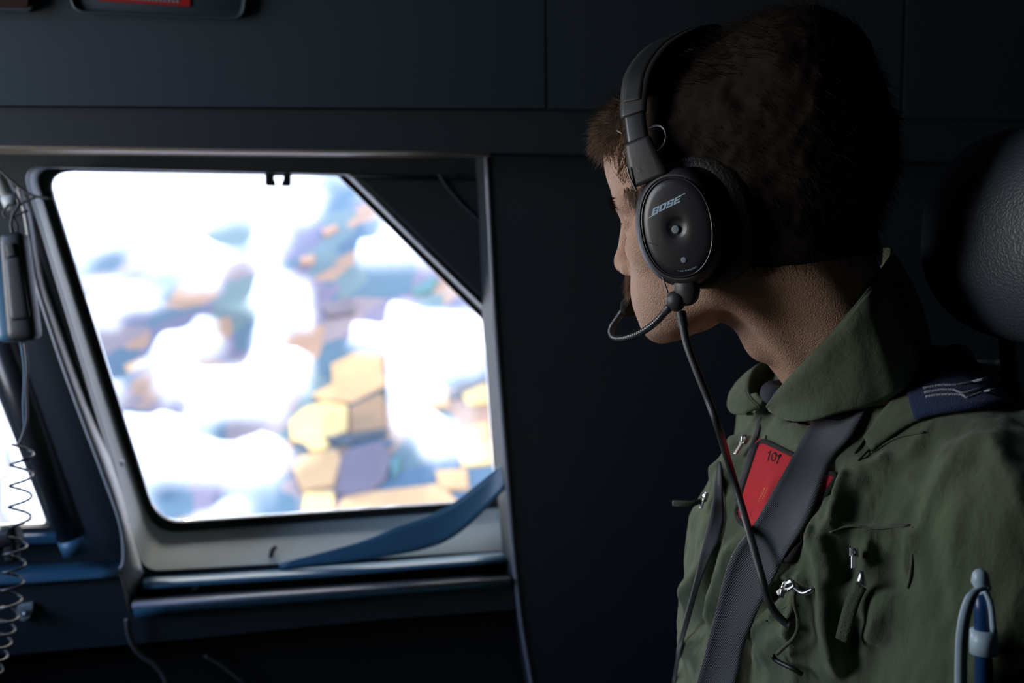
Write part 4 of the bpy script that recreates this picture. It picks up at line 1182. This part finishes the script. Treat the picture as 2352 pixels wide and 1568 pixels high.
# bracket, ball joint and boom
br = [(.010, .092, -.040), (.013, .094, -.050), (.0155, .095, -.058), (.012, .094, -.062)]
loft('boom_bracket', [H(oval(a, b, l, 24, (.006, -.049))) for a, b, l in [(.006, .010, .086), (.010, .0145, .090), (.0105, .015, .096), (.008, .012, .099)]], hs_m, headset, cap0=True, cap1=True)
ballc = np.array([.0165, .096, -.0585])
rings = [H(ballc + np.stack([.0088 * math.sin(t_) * np.cos(np.linspace(0, 2 * PI, 25)[:-1]), np.full(24, .0062 * math.cos(t_)), .0088 * math.sin(t_) * np.sin(np.linspace(0, 2 * PI, 25)[:-1])], 1)) for t_ in np.linspace(.05, PI - .05, 12)]
loft('boom_pivot', rings, hs_m, headset, cap0=True, cap1=True)
bm_px = [((1539, 703), .097), ((1528, 716), .096), ((1505, 741), .090), ((1470, 765), .078), ((1435, 777), .062), ((1413, 776), .049), ((1404, 765), .041), ((1408, 748), .034), ((1424, 724), .027), ((1434, 712), .022)]
P = spline(np.array([onplate(x, y, l)[0] for (x, y), l in bm_px]), 8)
tube('boom_sleeve', H(P[:10]), [.0036] * 7 + [.0034, .0032, .003], hs_m, headset, 12)
Pf = P[8:]
s_ = np.linspace(0, 1, 260); i_ = np.linspace(0, len(Pf) - 1, 260); Pd = np.stack([np.interp(i_, np.arange(len(Pf)), Pf[:, k]) for k in range(3)], 1)
tube('boom', H(Pd), .0029 + .00028 * np.sin(np.arange(260) * 2 * PI / 4), hs_gloss, headset, 12)
mc = onplate(1447, 704, .016)[0]
rings = []
for t_ in np.linspace(.05, PI - .05, 16):
    a_ = np.linspace(0, 2 * PI, 25)[:-1]
    rings.append(H(mc + np.stack([.0072 * math.sin(t_) * np.cos(a_), np.full(24, -.015 * math.cos(t_)), .0098 * math.sin(t_) * np.sin(a_)], 1)))
mic = loft('microphone', rings, mat('black_foam', (0.014, 0.014, 0.015), 0.9, bump=1.0, bscale=900), headset, cap0=True, cap1=True)
# cable down the chest to its clip
cb = [(1563, 716), (1567, 735), (1578, 790), (1600, 850), (1626, 915), (1651, 985), (1673, 1060), (1700, 1150), (1726, 1240), (1748, 1320), (1765, 1378), (1784, 1410), (1806, 1432), (1816, 1437)]
surf = hit0(np.array([p[0] for p in cb], float), np.array([p[1] for p in cb], float), 0.0)
_, _, ds = project(surf)
dep = [.824, .822, .812, .805, .800, .797, .797, .797, .795, .793, .79, .79, .79, .79]
P = []
for (x, y), d_, s_ in zip(cb, dep, ds):
    P.append((x, y, d_ if y < 1000 else min(s_ - np.interp(y, [1000, 1100, 1320, 1437], [.03, .046, .046, .014]), .90)))
P = np.array(P)
P[6:, 2] = np.convolve(np.pad(P[:, 2], 1, 'edge'), [.25, .5, .25], 'valid')[6:]
cpts = C(P[:, 0], P[:, 1], P[:, 2])
CS = spline(cpts, 10)
n_ = len(CS); rr_ = np.full(n_, .0033); rr_[:14] = .0042 + .0003 * (np.arange(14) % 2)
tube('cable', CS, rr_, hs_m, headset, 12)
# ================================================================ harness straps
web = mat('grey_webbing', (0.085, 0.092, 0.105), 0.62, spec=0.4, sheen=0.3)
n = web.node_tree; b = n.nodes['Principled BSDF']
uvn = n.nodes.new('ShaderNodeUVMap'); wv = n.nodes.new('ShaderNodeTexWave'); wv.wave_type = 'BANDS'; wv.bands_direction = 'DIAGONAL'; wv.inputs['Scale'].default_value = 34; wv.inputs['Distortion'].default_value = 1.2; wv.inputs['Detail'].default_value = 2
bp = n.nodes.new('ShaderNodeBump'); bp.inputs['Strength'].default_value = .5; bp.inputs['Distance'].default_value = .0008
n.links.new(uvn.outputs[0], wv.inputs['Vector']); n.links.new(wv.outputs[0], bp.inputs['Height']); n.links.new(bp.outputs[0], b.inputs['Normal'])
def strap(name, left, right, lift, nu, label, tail=None, fn=suit_sdf):
    A = spline(np.array(left, float), 8); B = spline(np.array(right, float), 8)
    tt = np.linspace(0, 1, nu); Q = A[:, None] * (1 - tt)[None, :, None] + B[:, None] * tt[None, :, None]
    D0 = np.stack([np.minimum(project(hit0(q[:, 0], q[:, 1], lift))[2], project(hit(q[:, 0], q[:, 1], .004, None, 2.0))[2]) for q in Q])
    Dp = D0.copy()
    for _ in range(60):
        Sm = Dp.copy(); Sm[1:-1] = .5 * (Dp[:-2] + Dp[2:]); S2 = Sm.copy(); S2[:, 1:-1] = .5 * Sm[:, 1:-1] + .25 * (Sm[:, :-2] + Sm[:, 2:]); S2[:, 0] = .5 * Sm[:, 0] + .5 * Sm[:, 1]; S2[:, -1] = .5 * Sm[:, -1] + .5 * Sm[:, -2]
        Dp = np.minimum(D0, S2)
    rows = [C(q[:, 0], q[:, 1], d_) for q, d_ in zip(Q, Dp)]
    if tail is not None: rows = tail(rows) + rows
    o = loft(name, rows, web, None, closed=False)
    me = o.data; uv = me.uv_layers.new(name='UVMap')
    for lp in me.loops:
        i, j = divmod(lp.vertex_index, nu); uv.data[lp.index].uv = (j / (nu - 1) * .35, i / len(rows) * 2.2)
    solid(o, .0022, 0)
    return tag(o, label, 'harness strap', 'seat harness straps')
def over_shoulder(rows):
    r0 = rows[0]; back = -tff
    return [r0 + back * .07 - tu * .05, r0 + back * .05 - tu * .015, r0 + back * .025 + tu * .004]
strap('harness_strap', [(1975, 800), (1938, 850), (1897, 905), (1847, 1000), (1797, 1090), (1734, 1200), (1678, 1283), (1640, 1420), (1600, 1568), (1560, 1700)],
      [(2120, 800), (2065, 855), (2010, 905), (1955, 1000), (1908, 1060), (1855, 1190), (1798, 1285), (1726, 1434), (1688, 1568), (1650, 1700)], .022, 9,
      'wide grey webbing harness strap lying diagonally across the red patch', over_shoulder)
strap('harness_strap', [(1648, 1060), (1640, 1130), (1632, 1180), (1612, 1260), (1596, 1330), (1572, 1420), (1556, 1490), (1543, 1568)],
      [(1655, 1060), (1660, 1130), (1662, 1205), (1640, 1262), (1611, 1330), (1585, 1420), (1566, 1490), (1552, 1568)], .010, 5,
      'narrow visible sliver of grey harness strap at the far edge of the chest')
# ================================================================ seat
seat = root('pilot_seat', (TB[0] + .12, TB[1], 0.0), 'dark leather cockpit seat with a rounded headrest behind the man', 'seat')
lea = mat('dark_leather', (0.045, 0.050, 0.066), 0.46, spec=0.5, var=0.15, vscale=30)
n = lea.node_tree; b = n.nodes['Principled BSDF']; t_ = n.nodes.new('ShaderNodeTexCoord')
vo = n.nodes.new('ShaderNodeTexVoronoi'); vo.inputs['Scale'].default_value = 520; vo.feature = 'SMOOTH_F1'
n2 = n.nodes.new('ShaderNodeTexNoise'); n2.inputs['Scale'].default_value = 60; n2.inputs['Detail'].default_value = 6
mx = n.nodes.new('ShaderNodeMath'); mx.operation = 'ADD'
bp = n.nodes.new('ShaderNodeBump'); bp.inputs['Strength'].default_value = .55; bp.inputs['Distance'].default_value = .0011
n.links.new(t_.outputs['Object'], vo.inputs['Vector']); n.links.new(t_.outputs['Object'], n2.inputs['Vector']); n.links.new(vo.outputs['Distance'], mx.inputs[0]); n.links.new(n2.outputs[0], mx.inputs[1])
n.links.new(mx.outputs[0], bp.inputs['Height']); n.links.new(bp.outputs[0], b.inputs['Normal'])
def cushion(name, c, ex, ey, ez, hx, hy, hz, mt, parent, p=4.0, fnx=None, nseg=44, nring=26):
    """superellipsoid pad; ex thickness, ey width, ez height"""
    rows = []
    for v_ in np.linspace(-PI / 2 + .02, PI / 2 - .02, nring):
        cv_, sv_ = math.cos(v_), math.sin(v_); row = []
        for w_ in np.linspace(0, 2 * PI, nseg + 1)[:-1]:
            f_ = lambda s, e: np.sign(s) * abs(s) ** (2 / e)
            x = f_(cv_, p) * f_(math.cos(w_), p); y = f_(cv_, p) * f_(math.sin(w_), p); z = f_(sv_, p)
            if fnx: x, y, z = fnx(x, y, z)
            row.append(np.asarray(c) + np.asarray(ex) * x * hx + np.asarray(ey) * y * hy + np.asarray(ez) * z * hz)
        rows.append(row)
    return loft(name, rows, mt, parent, cap0=True, cap1=True)
SY = R_(14)
sf = np.array([-math.cos(SY), -math.sin(SY), 0]); sl_ = np.array([math.sin(SY), -math.cos(SY), 0]); su = np.array([0, 0, 1.])
hc = C(2400., 540., .80)
def hr_shape(x, y, z):
    k = 1 - .10 * (1 + z) / 2 * abs(y)
    return x * (1 - .25 * z * z) + .10 * (1 - y * y) * (1 - z * z), y * (1 - .16 * max(z, 0) ** 2 - .14 * max(-z, 0) ** 2), z * (1 - .10 * y * y)
headrest = cushion('headrest', hc, sf, sl_, su, .055, .111, .0875, lea, seat, 3.6, hr_shape, 64, 40)
bc = TB + np.array([.175, .02, -.33])
back_u = u0 * math.cos(.12) + sf * -math.sin(.12); back_f = sf * math.cos(.12) + u0 * math.sin(.12) * -1
cushion('backrest', bc, sf, sl_, back_u, .060, .235, .30, lea, seat, 4.5)
cushion('seat_cushion', TB + np.array([-.10, -.02, -.755]), sf, sl_, su, .27, .25, .06, lea, seat, 4.5)
V, Fc = box_g(TB + np.array([-.03, 0, -.86]), sf * .20, sl_ * .20, su * .06); bevel(mesh('seat_pan', V, Fc, M['trim'], seat, False), .01)
pz = TB[2] - .92
V, Fc = box_g(np.array([TB[0], TB[1], pz / 2]), sf * .14, sl_ * .14, su * (pz / 2)); bevel(mesh('pedestal', V, Fc, M['trim'], seat, False), .01)
for y in (-.05, .05):
    tube('headrest_post', [hc - su * .07 + sl_ * y - sf * .01, hc - su * .19 + sl_ * y - sf * .03], .007, M['black'], seat, 10)
# pale tag of the collar, behind the neck
tg = mesh('collar_tag', *box_g(C(2038., 590., .985), sf * .0012, sl_ * .006, su * .009), mat('olive_tag', (0.30, 0.30, 0.20), .8), seat, False)
# ================================================================ pens in the sleeve pocket
pen_w = mat('pale_blue_plastic', (0.42, 0.56, 0.66), 0.35); pen_b = mat('blue_barrel', (0.01, 0.045, 0.14), 0.3)
pd = project(hit0(2245., 1440., .0))[2][0] - .016
pen = root('pen', C(2250., 1480., pd), 'pale blue clip-top pen with dark blue barrel standing in the sleeve pocket', 'pen')
pc = lambda x, y, o=0.0: C(float(x), float(y), pd + o)
tube('barrel', [pc(2253, 1352), pc(2257, 1400), pc(2262, 1700)], [.0052, .0058, .0062], pen_b, pen, 16)
tube('collar', [pc(2254, 1350), pc(2258, 1356)], [.0064, .0064], pen_w, pen, 16)
tube('grip', [pc(2259, 1446), pc(2260, 1500)], [.0088, .0094], pen_w, pen, 16)
tube('push_button', [pc(2252, 1324), pc(2252, 1336), pc(2253, 1350)], [.0056, .0062, .0040], pen_w, pen, 16, True)
cl = spline(np.array([pc(2256, 1350, -.008), pc(2236, 1362, -.013), pc(2220, 1400, -.014), pc(2211, 1450, -.014), pc(2208, 1500, -.013), pc(2207, 1580, -.012), pc(2207, 1680, -.010)]), 6)
T_, N_a, B_ = frames(cl)
wd = np.array([.0038] * len(cl)); rt = CR
solid(loft('clip', [[p - rt * w_, p + rt * w_] for p, w_ in zip(cl, wd)], pen_w, pen, closed=False, smooth=True), .0022, 0)
tube('clip_rail', spline(np.array([pc(2262, 1352, -.006), pc(2276, 1390, -.008), pc(2282, 1450, -.008)]), 6), .0022, pen_w, pen, 8)
# ================================================================ hanging hand microphone with its coiled cord
hm_m = mat('charcoal_plastic', (0.030, 0.032, 0.035), 0.4, bump=0.2, bscale=500); hm_b = M['frameblue']
dm = 1.22
hm = root('hand_microphone', C(45., 650., dm), 'dark hand microphone hanging by a string beside the window post', 'microphone')
hc_ = lambda x, y, o=0.0: C(float(x), float(y), dm + o)
def bar(name, p0, p1, hw0, hw1, hd, mt, parent, nn=8, p=3.5):
    p0 = np.array(p0); p1 = np.array(p1); ax = (p1 - p0); ax /= np.linalg.norm(ax); sx = np.cross(ax, CF); sx /= np.linalg.norm(sx); dz = np.cross(sx, ax)
    rings = []
    for t_, k_ in ((0, .5), (.015, .82), (.04, .97), (.1, 1), (.5, 1), (.9, 1), (.96, .97), (.985, .82), (1, .5)):
        h_ = (hw0 + (hw1 - hw0) * t_) * k_; c_ = p0 + (p1 - p0) * t_
        a_ = np.linspace(0, 2 * PI, 29)[:-1]
        rings.append([c_ + sx * h_ * np.sign(math.cos(x)) * abs(math.cos(x)) ** (2 / p) + dz * hd * k_ * np.sign(math.sin(x)) * abs(math.sin(x)) ** (2 / p) for x in a_])
    return loft(name, rings, mt, parent, cap0=True, cap1=True)
bar('body', hc_(32, 535), hc_(58, 783), .015, .0185, .014, hm_m, hm)
bar('rear_cover', hc_(-4, 570, .012), hc_(30, 785, .012), .012, .014, .012, hm_b, hm)  # blue light on the cover is put into its colour
bar('front_grille', hc_(30, 590, -.012), hc_(48, 735, -.012), .0095, .012, .004, M['black'], hm)
bar('talk_button', hc_(24, 560, -.013), hc_(30, 590, -.013), .006, .006, .004, M['rubber'], hm)
tube('hang_hook', spline(np.array([hc_(30, 540), hc_(26, 515), hc_(32, 490), hc_(44, 470), hc_(40, 455)]), 6), .0022, M['black'], hm, 8)
cord = spline(np.array([hc_(56, 782), hc_(62, 840), hc_(60, 900), hc_(62, 960), hc_(50, 1005), hc_(40, 1025)]), 8)
def coil(p0, p1, turns, r, nn=14):
    p0 = np.array(p0); p1 = np.array(p1); ax = p1 - p0; L = np.linalg.norm(ax); ax /= L; sx = CR - ax * (CR @ ax); sx /= np.linalg.norm(sx); sy = np.cross(ax, sx)
    t_ = np.linspace(0, 1, turns * nn); a_ = t_ * turns * 2 * PI
    return p0 + np.outer(t_ * L, ax) + r * (np.outer(np.cos(a_ + PI), sx) + np.outer(np.sin(a_ + PI), sy))
c1 = coil(hc_(52, 1022), hc_(44, 1215), 4, .0125)
c2 = coil(hc_(38, 1235), hc_(22, 1400), 4, .0125); c3 = coil(hc_(22, 1400), hc_(-12, 1520), 4, .0125); c4 = coil(hc_(-12, 1520), hc_(-50, 1620), 3, .012)
tube('coiled_cord', np.vstack([cord[:-1], c1, c2, c3[1:], c4[1:]]), .0017, mat('grey_cord', (0.07, 0.075, 0.09), 0.32, spec=0.6), hm, 7)
tube('second_lead', spline(np.array([hc_(48, 782), hc_(56, 850), hc_(54, 930), hc_(56, 985), hc_(48, 1010)]), 6), .0016, hm_b, hm, 7)
# string that ties it to the post
ts = M['rubber']
st = tube('tie_string', spline(np.array([hc_(-30, 360), hc_(10, 400), hc_(52, 436), hc_(86, 452), hc_(116, 456)]), 6), .0016, ts, None, 7)
tag(st, 'black string crossing the top left corner of the window frame', 'string')
V = MB()
for L in ([(116, 456), (88, 452), (60, 462), (40, 472), (20, 470)], [(20, 470), (8, 490), (20, 500), (46, 490), (64, 484)], [(38, 470), (28, 490), (40, 520), (36, 545)]):
    V.add(*tube_g(spline(np.array([hc_(*p) for p in L]), 6), .0016, 7))
tag(V.obj('tie_string', ts), 'black string knotted round the hook of the hand microphone', 'string')
# microphone stowage clip low on the left
sb = root('stowage_clip', C(15., 1240., 1.26), 'black stowage clip behind the coiled cord', 'clip')
bar('block', C(-40., 1250., 1.26), C(44., 1228., 1.26), .017, .011, .015, M['black'], sb)
bar('latch', C(20., 1205., 1.255), C(30., 1290., 1.255), .010, .008, .008, M['rubber'], sb)
# ================================================================ tubes beside the left window
gp = root('grab_tube', W(80., 1000., .05), 'black round tube slanting down the post beside the left window', 'tube')
tube('tube', Ws([(-60, 610), (172, 1250)], .045), .0185, mat('satin_black_tube', (0.03, 0.031, 0.034), .32), gp, 20)
tube('end_cap', Ws([(166, 1234), (180, 1268)], .045), .0205, M['frameblue'], gp, 20)
gp2 = root('support_rod', W(10., 430., .07), 'grey metal rod end above the hanging hand microphone', 'rod')
tube('rod', Ws([(-40, 330), (22, 455)], .08), .0095, M['frame'], gp2, 16)
tube('ferrule', Ws([(20, 450), (32, 478)], .08), .0112, M['frame'], gp2, 16)
# ================================================================ catch at the top of the window
ck = root('blind_catch', W(640., 405., -.02), 'small black catch plate with a keyhole at the top edge of the window', 'catch')
hole_ = [(630, 404), (651, 404), (651, 412), (647, 418), (647, 426), (633, 426), (633, 418), (630, 412)]
bevel(plate('catch_plate', roundpoly([(609, 396, 2), (669, 397, 2), (669, 428, 7), (609, 427, 7)], 5), [np.array(hole_, float)], -.03, .004, M['black'], ck), .0005)
bevel(plate('mounting_foot', [(612, 388), (667, 389), (667, 399), (612, 398)], [], -.004, .03, M['black'], ck), .001)
# ================================================================ overhead cover with a red placard
oc = root('overhead_cover', W(355., -30., .125), 'raised rounded cover panel above the window, carrying a red placard', 'panel')
oo = roundpoly([(128, -170, 30), (590, -160, 30), (562, 46, 26), (166, 28, 26)], 7); oc_ = oo.mean(0)
loft('cover', [Ws(oo, .122), Ws(oc_ + (oo - oc_) * .992, .130), Ws(oc_ + (oo - oc_) * .97, .131), Ws(oc_ + (oo - oc_) * .955, .125), Ws(oc_ + (oo - oc_) * .93, .126)], M['lining'], oc, cap1=True)
rd = mat('red_placard', (0.42, 0.012, 0.015), 0.5)
pq = plate('placard', [(226, -60), (440, -54), (436, 15), (224, 1)], [], .1275, .002, rd, oc)
for i_ in range(16):
    x = 262 + i_ * 9.5; plate('placard_print', [(x, -10 + i_ * .6), (x + 6, -9.6 + i_ * .6), (x + 6, -2 + i_ * .6), (x, -2.4 + i_ * .6)], [], .1279, .0006, print_d, oc)
ob = root('overhead_unit', W(20., -20., .13), 'dark recessed overhead unit at the top left corner', 'panel')
bevel(plate('bezel', roundpoly([(-160, -120, 10), (78, -120, 10), (74, 26, 14), (-160, 18, 10)], 5), [], .134, .014, M['lining'], ob), .002)
bevel(plate('face', roundpoly([(-150, -110, 8), (66, -110, 8), (64, 17, 10), (-150, 10, 8)], 5), [], .137, .004, mat('dark_red_face', (0.03, 0.008, 0.008), .5), ob), .001)
# ================================================================ small things on the lower lining
sw = root('wall_switch', W(55., 1408., .07), 'small grey switch plate below the left ledge', 'switch')
bevel(plate('switch_plate', roundpoly([(38, 1392, 5), (76, 1386, 5), (72, 1414, 5), (52, 1428, 8), (38, 1420, 5)], 4), [], .078, .008, M['frame'], sw), .002)
tube('toggle', Ws([(56, 1404), (58, 1410)], np.array([.078, .09])), .004, M['metal'], sw, 8, True)
lt = root('ledge_latch', W(440., 1356., .02), 'tiny silver latch on the black groove above the ledge', 'latch')
tube('stem', Ws([(436, 1362), (446, 1352)], .02), .0020, M['metal'], lt, 8); tube('knob', Ws([(446, 1353), (452, 1348)], .02), .0036, M['metal'], lt, 10, True)
pipe_m = mat('grey_hose', (0.10, 0.095, 0.10), .4)
h1 = tube('hose', spline(Ws([(292, 1420), (296, 1455), (308, 1485), (330, 1508), (354, 1524), (380, 1560), (400, 1640)], .085), 6), .0042, pipe_m, None, 10)
tag(h1, 'thin dark hose dropping from the bracket below the window post', 'hose')
h2 = tube('hose', spline(Ws([(470, 1505), (510, 1528), (535, 1548), (565, 1575), (590, 1640)], .05), 6), .0034, pipe_m, None, 10)
tag(h2, 'faint thin hose in the dark recess under the ledge', 'hose')
